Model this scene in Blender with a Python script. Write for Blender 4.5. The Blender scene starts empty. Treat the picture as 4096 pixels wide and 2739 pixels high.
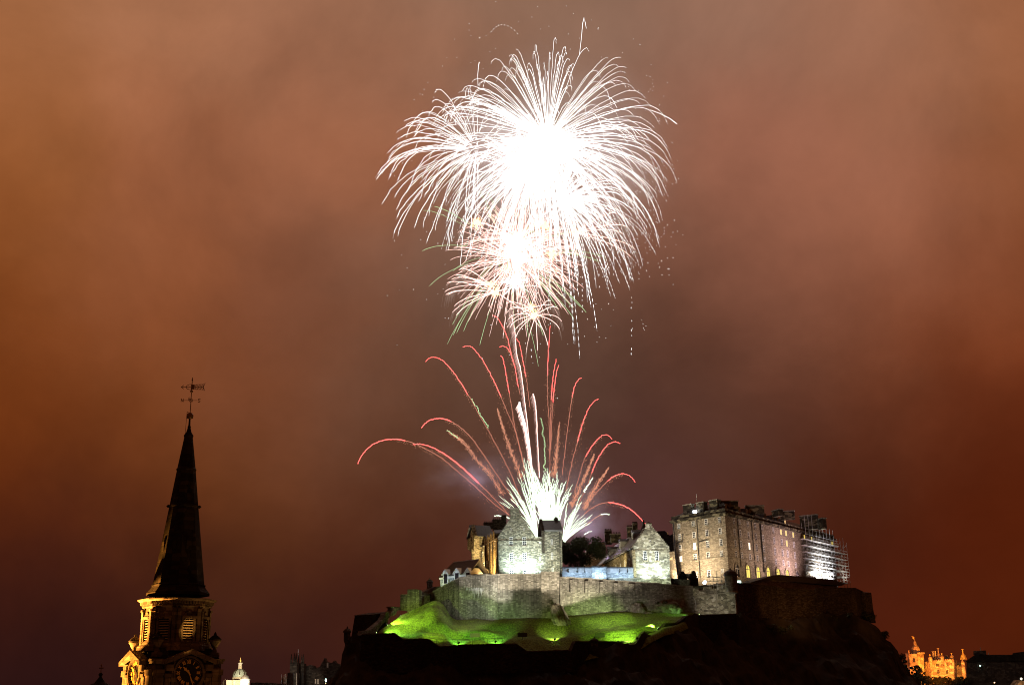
import bpy, bmesh, math, random
from mathutils import Vector, Matrix, noise
random.seed(7)
SC = bpy.context.scene
COL = SC.collection
R_ = math.radians

# ------------------------------------------------------------------ camera
CAM = Vector((0.0, 0.0, 30.0)); FPX = 4600.0; TILT = R_(16.87); ROLL = R_(0.97)
RX = Vector((1, 0, 0)); UP = Vector((0, -math.sin(TILT), math.cos(TILT))); FW = Vector((0, math.cos(TILT), math.sin(TILT)))
cx_ = RX*math.cos(ROLL) - UP*math.sin(ROLL); cy_ = RX*math.sin(ROLL) + UP*math.cos(ROLL)
cd = bpy.data.cameras.new('camera'); cam = bpy.data.objects.new('camera', cd); COL.objects.link(cam)
m3 = Matrix((cx_, cy_, -FW)).transposed()
cam.matrix_world = Matrix.Translation(CAM) @ m3.to_4x4()
cd.sensor_width = 36.0; cd.lens = FPX/4096*36.0; cd.clip_start = 0.5; cd.clip_end = 20000
SC.camera = cam
SC.view_settings.view_transform = 'Standard'; SC.view_settings.look = 'None'
SC.cycles.filter_width = 1.05; SC.cycles.denoising_prefilter = 'ACCURATE'
SC.view_settings.exposure = 0.0; SC.view_settings.gamma = 1.0

def ray(px, py):
    return cx_*(px-2048.0) - cy_*(py-1369.5) + FW*FPX
def P(px, py, Y):                       # world point at depth Y seen towards px, py
    d = ray(px, py); return CAM + d*(Y/d.y)
def lin(c):
    return tuple(((v/255)/12.92 if v/255 <= 0.04045 else ((v/255+0.055)/1.055)**2.4) for v in c)

# ------------------------------------------------------------------ world: low cloud lit by the city
W = bpy.data.worlds.new('World'); SC.world = W; W.use_nodes = True
nt = W.node_tree; nt.nodes.clear()
def nd(t, tree=None, **kw):
    n = (tree or nt).nodes.new(t)
    for k, v in kw.items(): setattr(n, k, v)
    return n
SKY = [(0,0,166,106,72),(700,0,172,114,86),(1400,0,162,108,84),(2100,60,136,100,84),(2800,100,150,108,92),(3500,100,154,104,84),(4096,150,152,94,66),
 (0,600,146,82,40),(700,650,158,94,66),(1400,600,166,102,76),(1750,300,138,96,80),(2900,600,156,98,80),(3500,700,154,95,74),(4096,700,144,80,50),(0,350,158,94,60),
 (0,1100,130,66,30),(700,1100,144,80,50),(1400,1150,130,80,60),(1900,1300,122,90,78),(2800,1250,108,66,52),(3500,1150,154,94,72),(3100,1000,154,96,78),(3000,1600,76,42,32),(2700,1450,92,56,46),(4096,1250,126,60,32),
 (0,1450,116,55,22),(700,1450,126,67,38),(1200,1400,122,70,52),(3200,1450,100,52,38),(3700,1450,118,58,34),
 (0,1750,110,49,18),(600,1750,110,57,26),(1300,1700,112,65,42),(1800,1750,95,62,50),(2600,1700,74,43,35),(3300,1750,76,36,23),(4000,1800,86,31,13),
 (0,2000,106,43,13),(450,2100,90,34,11),(100,2350,52,22,18),(450,2330,46,21,20),(900,2080,110,57,28),(1000,1900,106,55,30),(1400,2100,82,38,23),(2500,2000,82,46,54),(3300,2100,70,30,17),(3700,2050,78,29,13),(4096,2200,80,28,8),(1000,2280,62,28,20),
 (250,2330,46,20,17),(700,2420,40,19,20),(0,2600,30,15,19),(450,2550,31,15,20),(1000,2550,36,18,22),(1400,2400,72,32,22),(1350,2650,56,26,22),(3600,2450,80,28,14),(3600,2650,78,28,14),(4096,2500,74,25,8),(4096,2700,76,26,8),(2300,400,142,106,94),(2100,900,142,106,94),(2250,1250,112,78,64),(2250,1550,84,56,48),(2600,1500,80,50,42),(2750,1700,72,42,34),(1750,1500,104,68,54)]
tc = nd('ShaderNodeTexCoord')
wn = nd('ShaderNodeTexNoise'); wn.inputs['Scale'].default_value = 4.2; wn.inputs['Detail'].default_value = 5; wn.inputs['Roughness'].default_value = 0.55
nt.links.new(tc.outputs['Generated'], wn.inputs['Vector'])
wsub = nd('ShaderNodeVectorMath', operation='SUBTRACT'); wsub.inputs[1].default_value = (.5,.5,.5); nt.links.new(wn.outputs['Color'], wsub.inputs[0])
wsc = nd('ShaderNodeVectorMath', operation='SCALE'); wsc.inputs['Scale'].default_value = 0.20; nt.links.new(wsub.outputs[0], wsc.inputs[0])
wad = nd('ShaderNodeVectorMath', operation='ADD'); nt.links.new(tc.outputs['Generated'], wad.inputs[0]); nt.links.new(wsc.outputs[0], wad.inputs[1])
wno = nd('ShaderNodeVectorMath', operation='NORMALIZE'); nt.links.new(wad.outputs[0], wno.inputs[0])
csum = None; wsum = None; KK = 1/0.058**2
base = nd('ShaderNodeVectorMath', operation='SCALE'); base.inputs[0].default_value = lin((90,45,22)); base.inputs['Scale'].default_value = 1e-5
csum = base.outputs[0]; wsum = None
for (px, py, r, g, b) in SKY:
    d = ray(px, py).normalized()
    dp = nd('ShaderNodeVectorMath', operation='DOT_PRODUCT'); nt.links.new(wno.outputs[0], dp.inputs[0]); dp.inputs[1].default_value = d
    ma = nd('ShaderNodeMath', operation='MULTIPLY_ADD'); nt.links.new(dp.outputs['Value'], ma.inputs[0]); ma.inputs[1].default_value = KK; ma.inputs[2].default_value = -KK
    ex = nd('ShaderNodeMath', operation='EXPONENT'); nt.links.new(ma.outputs[0], ex.inputs[0])
    va = nd('ShaderNodeVectorMath', operation='MULTIPLY_ADD'); va.inputs[0].default_value = lin((r*.985, g*1.005, b*.96)); nt.links.new(ex.outputs[0], va.inputs[1]); nt.links.new(csum, va.inputs[2]); csum = va.outputs[0]
    ad = nd('ShaderNodeMath', operation='ADD'); nt.links.new(ex.outputs[0], ad.inputs[0])
    if wsum is None: ad.inputs[1].default_value = 1e-5
    else: nt.links.new(wsum, ad.inputs[1])
    wsum = ad.outputs[0]
dv = nd('ShaderNodeVectorMath', operation='DIVIDE'); nt.links.new(csum, dv.inputs[0]); nt.links.new(wsum, dv.inputs[1])
cn = nd('ShaderNodeTexNoise'); cn.inputs['Scale'].default_value = 5.5; cn.inputs['Detail'].default_value = 6; cn.inputs['Roughness'].default_value = 0.6; cn.inputs['Distortion'].default_value = 0.3
nt.links.new(tc.outputs['Generated'], cn.inputs['Vector'])
mr = nd('ShaderNodeMapRange'); mr.inputs['From Min'].default_value = .25; mr.inputs['From Max'].default_value = .75; mr.inputs['To Min'].default_value = .76; mr.inputs['To Max'].default_value = 1.26
nt.links.new(cn.outputs['Fac'], mr.inputs['Value'])
fs = nd('ShaderNodeVectorMath', operation='SCALE'); nt.links.new(dv.outputs[0], fs.inputs[0]); nt.links.new(mr.outputs[0], fs.inputs['Scale'])
bg = nd('ShaderNodeBackground'); bg.inputs['Strength'].default_value = 1.0; nt.links.new(fs.outputs[0], bg.inputs['Color'])
wo = nd('ShaderNodeOutputWorld'); nt.links.new(bg.outputs[0], wo.inputs['Surface'])

# ------------------------------------------------------------------ lamps (floodlights of the place, added fills without fixtures, firework light)
def lamp(kind, loc, power, col, aim=None, size=0.05, angle=90, blend=0.4, name='flood_or_fill'):
    l = bpy.data.lights.new(name, kind); l.energy = power; l.color = col
    if kind == 'AREA': l.size = size
    else: l.shadow_soft_size = size
    if kind == 'SPOT': l.spot_size = R_(angle); l.spot_blend = blend
    o = bpy.data.objects.new(name, l); COL.objects.link(o); o.location = loc
    if aim is not None: o.rotation_euler = (Vector(aim)-Vector(loc)).to_track_quat('-Z', 'Y').to_euler()
    return o

# ------------------------------------------------------------------ materials
def mat(name):
    m = bpy.data.materials.new(name); m.use_nodes = True
    return m, m.node_tree, m.node_tree.nodes['Principled BSDF']
def plain(name, col, rough=0.7, metal=0.0, var=0.25, scale=1.5, bump=0.0):
    m, t, b = mat(name)
    b.inputs['Roughness'].default_value = rough; b.inputs['Metallic'].default_value = metal
    g = nd('ShaderNodeNewGeometry', t); n = nd('ShaderNodeTexNoise', t); n.inputs['Scale'].default_value = scale; n.inputs['Detail'].default_value = 6
    t.links.new(g.outputs['Position'], n.inputs['Vector'])
    r = nd('ShaderNodeValToRGB', t); r.color_ramp.elements[0].position = .3; r.color_ramp.elements[1].position = .7
    r.color_ramp.elements[0].color = tuple(c*(1-var) for c in col)+(1,); r.color_ramp.elements[1].color = tuple(min(1, c*(1+var)) for c in col)+(1,)
    t.links.new(n.outputs['Fac'], r.inputs['Fac']); t.links.new(r.outputs['Color'], b.inputs['Base Color'])
    if bump:
        bp = nd('ShaderNodeBump', t); bp.inputs['Strength'].default_value = bump; bp.inputs['Distance'].default_value = 0.3
        t.links.new(n.outputs['Fac'], bp.inputs['Height']); t.links.new(bp.outputs['Normal'], b.inputs['Normal'])
    return m
def stone(name, cols, size=(.62,.62,.30), stain=.35, stainscale=(.12,.12,.05), bump=.5, rough=.9, rand=.8):
    """coursed rubble: one colour per block, mortar, weather stains"""
    m, t, b = mat(name); b.inputs['Roughness'].default_value = rough; b.inputs['Specular IOR Level'].default_value = .15
    g = nd('ShaderNodeNewGeometry', t)
    mp = nd('ShaderNodeMapping', t); mp.inputs['Scale'].default_value = tuple(1/s for s in size); t.links.new(g.outputs['Position'], mp.inputs['Vector'])
    v = nd('ShaderNodeTexVoronoi', t); v.inputs['Scale'].default_value = 1.0; v.inputs['Randomness'].default_value = rand; t.links.new(mp.outputs[0], v.inputs['Vector'])
    sp = nd('ShaderNodeSeparateColor', t); t.links.new(v.outputs['Color'], sp.inputs[0])
    r = nd('ShaderNodeValToRGB', t); cr = r.color_ramp
    for i, (p, c) in enumerate(cols):
        e = cr.elements[i] if i < 2 else cr.elements.new(p)
        e.position = p; e.color = tuple(c)+(1,)
    t.links.new(sp.outputs[0], r.inputs['Fac'])
    m2 = nd('ShaderNodeMapping', t); m2.inputs['Scale'].default_value = stainscale; t.links.new(g.outputs['Position'], m2.inputs['Vector'])
    n = nd('ShaderNodeTexNoise', t); n.inputs['Scale'].default_value = 1; n.inputs['Detail'].default_value = 8; n.inputs['Roughness'].default_value = .65; t.links.new(m2.outputs[0], n.inputs['Vector'])
    mr = nd('ShaderNodeMapRange', t); mr.inputs['From Min'].default_value = .35; mr.inputs['From Max'].default_value = .65
    mr.inputs['To Min'].default_value = 1-stain; mr.inputs['To Max'].default_value = 1+stain*.4; t.links.new(n.outputs['Fac'], mr.inputs['Value'])
    ve = nd('ShaderNodeTexVoronoi', t, feature='DISTANCE_TO_EDGE'); ve.inputs['Scale'].default_value = 1; ve.inputs['Randomness'].default_value = rand; t.links.new(mp.outputs[0], ve.inputs['Vector'])
    me = nd('ShaderNodeMapRange', t); me.inputs['From Max'].default_value = .08; me.inputs['To Min'].default_value = .55; t.links.new(ve.outputs['Distance'], me.inputs['Value'])
    mm = nd('ShaderNodeMath', t, operation='MULTIPLY'); t.links.new(mr.outputs[0], mm.inputs[0]); t.links.new(me.outputs[0], mm.inputs[1])
    s = nd('ShaderNodeVectorMath', t, operation='SCALE'); t.links.new(r.outputs['Color'], s.inputs[0]); t.links.new(mm.outputs[0], s.inputs['Scale'])
    t.links.new(s.outputs[0], b.inputs['Base Color'])
    bp = nd('ShaderNodeBump', t); bp.inputs['Strength'].default_value = bump; bp.inputs['Distance'].default_value = .12
    t.links.new(me.outputs[0], bp.inputs['Height']); t.links.new(bp.outputs['Normal'], b.inputs['Normal'])
    return m
def emit(name, col, s, sample=False):
    m = bpy.data.materials.new(name); m.use_nodes = True; t = m.node_tree; t.nodes.clear()
    e = nd('ShaderNodeEmission', t); e.inputs['Color'].default_value = tuple(col)+(1,); e.inputs['Strength'].default_value = s
    o = nd('ShaderNodeOutputMaterial', t); t.links.new(e.outputs[0], o.inputs['Surface'])
    if not sample: m.cycles.emission_sampling = 'NONE'
    return m
M = {}
M['hosp'] = stone('grey_sandstone', [(0,(.10,.10,.08)),(.3,(.16,.155,.125)),(.55,(.24,.225,.165)),(.8,(.34,.32,.25)),(1,(.42,.40,.33))], stain=.25, stainscale=(.4,.4,.3))
M['warmst'] = stone('honey_sandstone', [(0,(.10,.08,.045)),(.4,(.26,.21,.12)),(.75,(.36,.29,.17)),(1,(.44,.37,.24))], stain=.35)
M['rubble'] = stone('pale_rubble', [(0,(.11,.10,.08)),(.25,(.18,.165,.13)),(.5,(.27,.25,.19)),(.8,(.38,.36,.29)),(1,(.46,.44,.38))], size=(1.0,1.0,.55), stain=.3, stainscale=(.3,.3,.2))
M['curtain'] = stone('weathered_wall_stone', [(0,(.11,.102,.083)),(.35,(.165,.155,.128)),(.7,(.205,.193,.162)),(1,(.27,.255,.22))], size=(.75,.75,.36), stain=.55, stainscale=(.45,.45,.07), rand=.5)
M['barr'] = stone('brown_sandstone', [(0,(.15,.125,.092)),(.4,(.23,.195,.148)),(.75,(.29,.248,.19)),(1,(.35,.30,.235))], size=(.8,.8,.3), stain=.25)
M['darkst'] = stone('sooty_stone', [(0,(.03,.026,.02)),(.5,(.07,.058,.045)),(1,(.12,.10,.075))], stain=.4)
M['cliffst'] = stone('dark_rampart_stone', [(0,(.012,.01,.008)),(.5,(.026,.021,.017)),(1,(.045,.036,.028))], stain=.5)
M['chim'] = stone('chimney_stone', [(0,(.035,.03,.022)),(.6,(.07,.062,.045)),(.72,(.19,.17,.11)),(1,(.22,.20,.14))], size=(1.3,1.3,.7), stain=.3)
M['cope'] = plain('coping_stone', (.20,.185,.15), .85, var=.3)
M['slate'] = plain('slate_roof', (.045,.043,.045), .55, var=.4, scale=2.5)
M['slateb'] = plain('brown_slate_roof', (.085,.07,.055), .6, var=.35, scale=1.2)
M['lead'] = plain('lead_flashing', (.32,.32,.33), .5, var=.2)
M['white'] = plain('white_paint', (.70,.70,.69), .5, var=.06)
M['glass'] = plain('dark_glass', (.02,.022,.028), .12, var=.3)
M['pipe'] = plain('black_iron', (.018,.017,.016), .5, var=.2)
M['steel'] = plain('galvanised_tube', (.55,.55,.56), .45, metal=.3, var=.1)
M['deck'] = plain('scaffold_boards', (.60,.58,.55), .7, var=.2)
M['bluewall'] = stone('painted_blockwork', [(0,(.22,.235,.25)),(.5,(.34,.36,.38)),(1,(.48,.50,.52))], size=(1.2,1.2,.5), stain=.25)
M['grass'] = plain('grass', (.125,.175,.02), .95, var=.65, scale=2.2, bump=1.0)
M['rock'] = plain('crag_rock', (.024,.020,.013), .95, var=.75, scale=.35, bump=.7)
M['outcrop'] = plain('outcrop_rock', (.15,.135,.11), .9, var=.75, scale=.9, bump=1.0)
M['ground'] = plain('dark_ground', (.007,.006,.005), .95, var=.4, scale=.05)
M['leaf'] = plain('leaf', (.035,.05,.018), .8, var=.5, scale=.8)
M['bark'] = plain('bark', (.05,.04,.03), .9)
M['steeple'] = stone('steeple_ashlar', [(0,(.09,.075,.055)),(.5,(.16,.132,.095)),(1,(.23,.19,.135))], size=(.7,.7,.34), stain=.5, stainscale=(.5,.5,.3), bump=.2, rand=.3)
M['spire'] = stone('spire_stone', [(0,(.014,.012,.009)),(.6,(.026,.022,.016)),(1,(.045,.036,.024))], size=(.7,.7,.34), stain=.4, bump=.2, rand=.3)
M['gilt'] = plain('gilding', (.80,.55,.16), .35, metal=.2, var=.15, scale=8)
M['dial'] = plain('black_dial', (.006,.005,.005), .6, var=.2)
M['slat'] = plain('pale_louvre_boards', (.50,.42,.28), .8, var=.15)
M['vane'] = plain('tarnished_brass', (.22,.13,.05), .4, metal=.5, var=.3, scale=6)
M['domest'] = plain('pale_dome_stone', (.5,.46,.38), .7, var=.25)
M['copper'] = plain('verdigris_lead', (.34,.42,.42), .5, var=.2)
M['herst'] = stone('school_sandstone', [(0,(.16,.12,.08)),(.5,(.34,.27,.18)),(1,(.48,.40,.28))], size=(2.4,2.4,1.6), stain=.35, stainscale=(.2,.2,.2))
M['citywall'] = stone('city_stone', [(0,(.03,.026,.02)),(.5,(.06,.05,.04)),(1,(.10,.085,.065))], size=(1.5,1.5,.8), stain=.3)
M['hull'] = plain('lamp_housing', (.008,.008,.008), .5)
M['lensg'] = emit('lit_green_lens', (.6,1,.35), 14)
M['lensw'] = emit('lit_white_lens', (.85,.9,1), 30)
M['warmwin'] = emit('warm_lit_window', (1,.62,.26), 1.5)
M['hotwin'] = emit('bright_lit_window', (1,.86,.62), 2.4)
M['yelwin'] = emit('yellow_lit_window', (1,.76,.16), 1.25)
M['bulb'] = emit('street_bulb', (1,.62,.25), 6)
M['bulbc'] = emit('cool_bulb', (.65,1,.85), 5)
M['tw'] = emit('white_star', (1,.985,.97), 2.1)
M['tw2'] = emit('rose_white_star', (1,.66,.58), 2.2)
M['tp'] = emit('pink_star', (1,.60,.52), .62)
M['tg'] = emit('green_star', (.66,1,.50), 1.1)
M['tgw'] = emit('green_white_crackle', (.84,1.0,.76), 1.9)
M['tr'] = emit('red_star', (1,.13,.11), 2.5)
M['tro'] = emit('orange_ember', (1,.42,.25), .8)
M['trf'] = emit('fading_ember', (1,.36,.24), .72)
M['gold'] = emit('gold_flash', (1,.62,.34), 2.6)
M['hair'] = emit('hanging_spark', (1,.66,.52), .30)

# ------------------------------------------------------------------ mesh helpers
WL = {}
def tag(o, label=None, cat=None, group=None, kind=None):
    if label: o['label'] = label
    if cat: o['category'] = cat
    if group: o['group'] = group
    if kind: o['kind'] = kind
    return o
def thing(name, loc, label, cat, group=None):
    o = bpy.data.objects.new(name, None); COL.objects.link(o); o.location = loc; WL[o] = Vector(loc)
    o.empty_display_size = .5
    return tag(o, label, cat, group)
class MB:
    def __init__(s): s.v = []; s.f = []
    def add(s, pts, faces):
        k = len(s.v); s.v += [Vector(p) for p in pts]; s.f += [tuple(i+k for i in f) for f in faces]
    def box(s, c, sx, sy, sz, rz=0):        # centre, full sizes
        c = Vector(c); ca, sa = math.cos(rz), math.sin(rz); pts = []
        for z in (-.5,.5):
            for x, y in ((-.5,-.5),(.5,-.5),(.5,.5),(-.5,.5)):
                X, Y = x*sx, y*sy; pts.append(c+Vector((X*ca-Y*sa, X*sa+Y*ca, z*sz)))
        s.add(pts, [(0,3,2,1),(4,5,6,7),(0,1,5,4),(1,2,6,5),(2,3,7,6),(3,0,4,7)])
    def rings(s, rs, cap=True):
        n = len(rs[0]); pts = [p for r in rs for p in r]; f = []
        for i in range(len(rs)-1):
            for j in range(n):
                a = i*n+j; b = i*n+(j+1)%n; f.append((a, b, b+n, a+n))
        if cap: f.append(tuple(range(n))[::-1]); f.append(tuple(range((len(rs)-1)*n, len(rs)*n)))
        s.add(pts, f)
    def lathe(s, c, prof, n=12, rot=0, cap=True):   # prof: (z, radius) in world z
        s.rings([[Vector((c[0]+r*math.sin(2*math.pi*j/n+rot), c[1]-r*math.cos(2*math.pi*j/n+rot), z)) for j in range(n)] for z, r in prof], cap)
    def tube(s, pts, rad, n=4):
        pts = [Vector(p) for p in pts]
        if not isinstance(rad, (list, tuple)): rad = [rad]*len(pts)
        rs = []
        for i, p in enumerate(pts):
            t = (pts[min(i+1, len(pts)-1)] - pts[max(i-1, 0)])
            if t.length < 1e-6: t = Vector((0,0,1))
            t.normalize(); a = t.orthogonal() if abs(t.y) > .95 else t.cross(Vector((0,1,0))).normalized()
            a.normalize(); b = t.cross(a)
            rs.append([p + (a*math.cos(2*math.pi*k/n) + b*math.sin(2*math.pi*k/n))*rad[i] for k in range(n)])
        s.rings(rs)
    def blob(s, p, r, rz=None):             # octahedral spark
        p = Vector(p); rz = rz or r
        s.add([p+Vector((r,0,0)),p+Vector((0,r,0)),p+Vector((-r,0,0)),p+Vector((0,-r,0)),p+Vector((0,0,rz)),p-Vector((0,0,rz))],
              [(0,1,4),(1,2,4),(2,3,4),(3,0,4),(1,0,5),(2,1,5),(3,2,5),(0,3,5)])
    def build(s, name, m, parent=None, smooth=False, fix=True):
        me = bpy.data.meshes.new(name)
        if parent is not None: off = WL[parent]
        else:
            off = Vector((sum(v.x for v in s.v)/len(s.v), sum(v.y for v in s.v)/len(s.v), min(v.z for v in s.v)))
        me.from_pydata([v-off for v in s.v], [], s.f); me.update()
        if fix:
            b = bmesh.new(); b.from_mesh(me); bmesh.ops.recalc_face_normals(b, faces=b.faces); b.to_mesh(me); b.free()
        if smooth:
            for p in me.polygons: p.use_smooth = True
        me.materials.append(m)
        o = bpy.data.objects.new(name, me); COL.objects.link(o); WL[o] = Vector(off)
        if parent is not None: o.parent = parent
        else: o.location = off
        return o
class Pl:                                   # a vertical plane of a facade
    def __init__(s, A, B):
        s.A = Vector((A[0], A[1], 0)); s.B = Vector((B[0], B[1], 0)); s.d = (s.B-s.A).normalized(); s.L = (s.B-s.A).length
        s.n = Vector((s.d.y, -s.d.x, 0))
        if s.n.dot(CAM-s.A) < 0: s.n = -s.n
        s.rz = math.atan2(s.d.y, s.d.x)
    def hit(s, px, py):
        r = ray(px, py); A = Vector((s.A.x, s.A.y, 0)); t = (A-CAM).dot(s.n)/r.dot(s.n); p = CAM + r*t
        return ((p-A).dot(s.d), p.z)
    def pt(s, u, z, off=0.0):
        p = s.A + s.d*u + s.n*off; return Vector((p.x, p.y, z))
    def px(s, px, py, off=0.0):
        u, z = s.hit(px, py); return s.pt(u, z, off)
    def prism(s, mb, uv, f, b):
        n = len(uv); pts = [s.pt(u, z, f) for u, z in uv] + [s.pt(u, z, b) for u, z in uv]
        fc = [tuple(range(n)), tuple(range(n, 2*n))[::-1]] + [(i, i+n, (i+1) % n+n, (i+1) % n) for i in range(n)]
        mb.add(pts, fc)
    def ppx(s, mb, pts, f, b): s.prism(mb, [s.hit(*p) for p in pts], f, b)
    def rect(s, mb, u0, z0, u1, z1, f, b): s.prism(mb, [(u0,z0),(u1,z0),(u1,z1),(u0,z1)], f, b)
def pl_px(a, b):                            # plane through two (px, py, Y)
    return Pl(P(*a), P(*b))
def steps(a, b, n):                         # crow steps between two uv points
    out = []
    for i in range(n):
        u0 = a[0]+(b[0]-a[0])*i/n; z0 = a[1]+(b[1]-a[1])*i/n; u1 = a[0]+(b[0]-a[0])*(i+1)/n; z1 = a[1]+(b[1]-a[1])*(i+1)/n
        z = max(z0, z1)
        out += [(u0, z), (u1, z)] if True else []
    return out
def window_uv(parent, pl, u0, z0, u1, z1, cols=2, rows=3, lit=None, sill=True, bar=.10, label=None, surround=None, name='window', off=0.0):
    """white sash frame with glazing bars, its pane a sub-part, stone sill"""
    if u1 < u0: u0, u1 = u1, u0
    if z1 < z0: z0, z1 = z1, z0
    mb = MB(); b = bar; o = off
    pl.rect(mb, u0, z0, u0+b, z1, .10+o, -.05+o); pl.rect(mb, u1-b, z0, u1, z1, .10+o, -.05+o)
    pl.rect(mb, u0+b, z0, u1-b, z0+b, .10+o, -.05+o); pl.rect(mb, u0+b, z1-b, u1-b, z1, .10+o, -.05+o)
    for i in range(1, cols):
        u = u0+(u1-u0)*i/cols; pl.rect(mb, u-b*.33, z0+b, u+b*.33, z1-b, .085+o, -.02+o)
    for i in range(1, rows):
        z = z0+(z1-z0)*i/rows; pl.rect(mb, u0+b, z-b*.33, u1-b, z+b*.33, .08+o, -.02+o)
    w = mb.build(name, M['white'], parent)
    g = MB(); pl.rect(g, u0+b*.9, z0+b*.9, u1-b*.9, z1-b*.9, .05+o, -.03+o); g.build('pane', M[lit] if lit else M['glass'], w)
    if sill:
        g = MB(); pl.rect(g, u0-.12, z0-.22, u1+.12, z0-.003, .22+o, -.05+o); g.build('sill', M[surround or 'cope'], w)
    if lit: w['label'] = label or 'window lit warm from inside'
    return w
def window(parent, pl, x0, y0, x1, y1, **k):
    a = pl.hit((x0+x1)/2 - (x1-x0)/2, (y0+y1)/2); b = pl.hit((x0+x1)/2 + (x1-x0)/2, (y0+y1)/2)
    zt = pl.hit((x0+x1)/2, y0)[1]; zb = pl.hit((x0+x1)/2, y1)[1]
    return window_uv(parent, pl, a[0], zb, b[0], zt, **k)
def chimney(parent, pl, x0, y0, x1, y1, off, depth, m='chim', pots=3, name='chimney'):
    a = pl.hit(x0, y1); b = pl.hit(x1, y1); zt = pl.hit((x0+x1)/2, y0)[1]; zb = min(a[1], b[1])
    mb = MB(); pl.rect(mb, a[0], zb, b[0], zt-.5, off, off-depth); c = mb.build(name, M[m], parent)
    mb = MB(); pl.rect(mb, a[0]-.15, zt-.5, b[0]+.15, zt-.15, off+.15, off-depth-.15); mb.build('cap', M['cope' if m != 'darkst' else 'darkst'], c)
    for i in range(pots):
        mb = MB(); p = pl.pt(a[0]+(b[0]-a[0])*(i+.5)/pots, 0, off-depth/2); mb.lathe(p, [(zt-.16,.22),(zt+.35,.17),(zt+.4,.22),(zt+.5,.2)], 8); mb.build('pot', M['darkst'], c)
    return c
def slope_box(mb, a, b, c, d, th):          # thick sheet over four corner points
    a, b, c, d = map(Vector, (a, b, c, d)); n = (b-a).cross(d-a).normalized()
    if n.z < 0: n = -n
    mb.add([a, b, c, d, a+n*th, b+n*th, c+n*th, d+n*th], [(3,2,1,0),(4,5,6,7),(0,1,5,4),(1,2,6,5),(2,3,7,6),(3,0,4,7)])
# ------------------------------------------------------------------ setting: ground, crag, grass bank
def wallY(px):
    K = [(1300,372),(1716,372),(1838,352),(1992,340),(2237,340),(2771,352),(2935,346),(3700,400)]
    for (a, ya), (b, yb) in zip(K, K[1:]):
        if px <= b: return ya+(yb-ya)*(px-a)/(b-a)
    return 400
def interp(K, x):
    if x <= K[0][0]: return K[0][1]
    for (a, ya), (b, yb) in zip(K, K[1:]):
        if x <= b: return ya+(yb-ya)*(x-a)/(b-a)
    return K[-1][1]
mb = MB(); mb.add([(-6000,-300,0),(6000,-300,0),(6000,9000,0),(-6000,9000,0)], [(0,1,2,3)])
tag(mb.build('ground', M['ground'], fix=False), kind='structure')

def sheet(cols, name, m, rough, seed=0, thick=8.0, smooth=True):
    nv = len(cols[0]); pts = [p for c in cols for p in c]
    out = []
    for p in pts:
        n = noise.fractal(Vector((p.x*.11+seed, p.y*.11, p.z*.16)), .9, 2.0, 5)
        out.append(p + Vector((0, -n*rough*.7, n*rough)))
    f = []
    for i in range(len(cols)-1):
        for j in range(nv-1):
            a = i*nv+j; f.append((a, a+1, a+nv+1, a+nv))
    me = MB(); me.add(out, f); o = me.build(name, m, smooth=smooth, fix=False)
    return tag(o, kind='structure')
GT = [(1500,2540),(1550,2497),(1600,2462),(1650,2440),(1700,2411),(1730,2395),(1748,2390),(1768,2398),(1785,2425),(1805,2462),(1825,2473),(1990,2472),(2060,2468),(2200,2468),(2290,2455),(2400,2451),(2530,2449),(2650,2449),(2740,2447),(2800,2453),(2845,2462),(2900,2468)]
GB = [(1500,2552),(1550,2548),(1600,2566),(1700,2572),(1760,2596),(1850,2598),(2050,2600),(2200,2622),(2290,2622),(2400,2600),(2540,2584),(2600,2548),(2660,2515),(2740,2492),(2845,2480),(2900,2478)]
GYT = [(1500,319),(1600,330),(1700,344),(1748,346),(1800,350),(1830,349),(1992,339.2),(2237,339.2),(2771,351),(2900,345)]
cols = []
for i in range(141):
    px = 1500+1400*i/140; yt, yb = interp(GT, px), interp(GB, px); Yt = interp(GYT, px); Yb = interp([(1500,317),(1800,314),(2600,314),(2760,330),(2900,342)], px)
    c = []
    back = P(px, yt, Yt)
    c.append(back + Vector((0, 5, -1.5)))
    for j in range(29):
        t = j/28
        tt = t + .045*math.sin(t*math.pi*4 + px*.004)           # terraces
        tt = min(1, max(0, tt))
        p = P(px, yt+(yb-yt)*tt, Yt+(Yb-Yt)*t)
        e_ = math.exp(-((px-1850)/150)**4); p.z += e_*(1.5*math.exp(-((t-.50)/.07)**2) - 1.1*math.exp(-((t-.62)/.05)**2)) + .5*math.exp(-((px-2450)/220)**4)*(math.exp(-((t-.62)/.06)**2)-math.exp(-((t-.74)/.06)**2)); c.append(p)
    c.append(P(px, yb+25, Yb-1.2)); cols.append(c)
sheet(cols, 'grass_bank', M['grass'], .42, 3)
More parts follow.
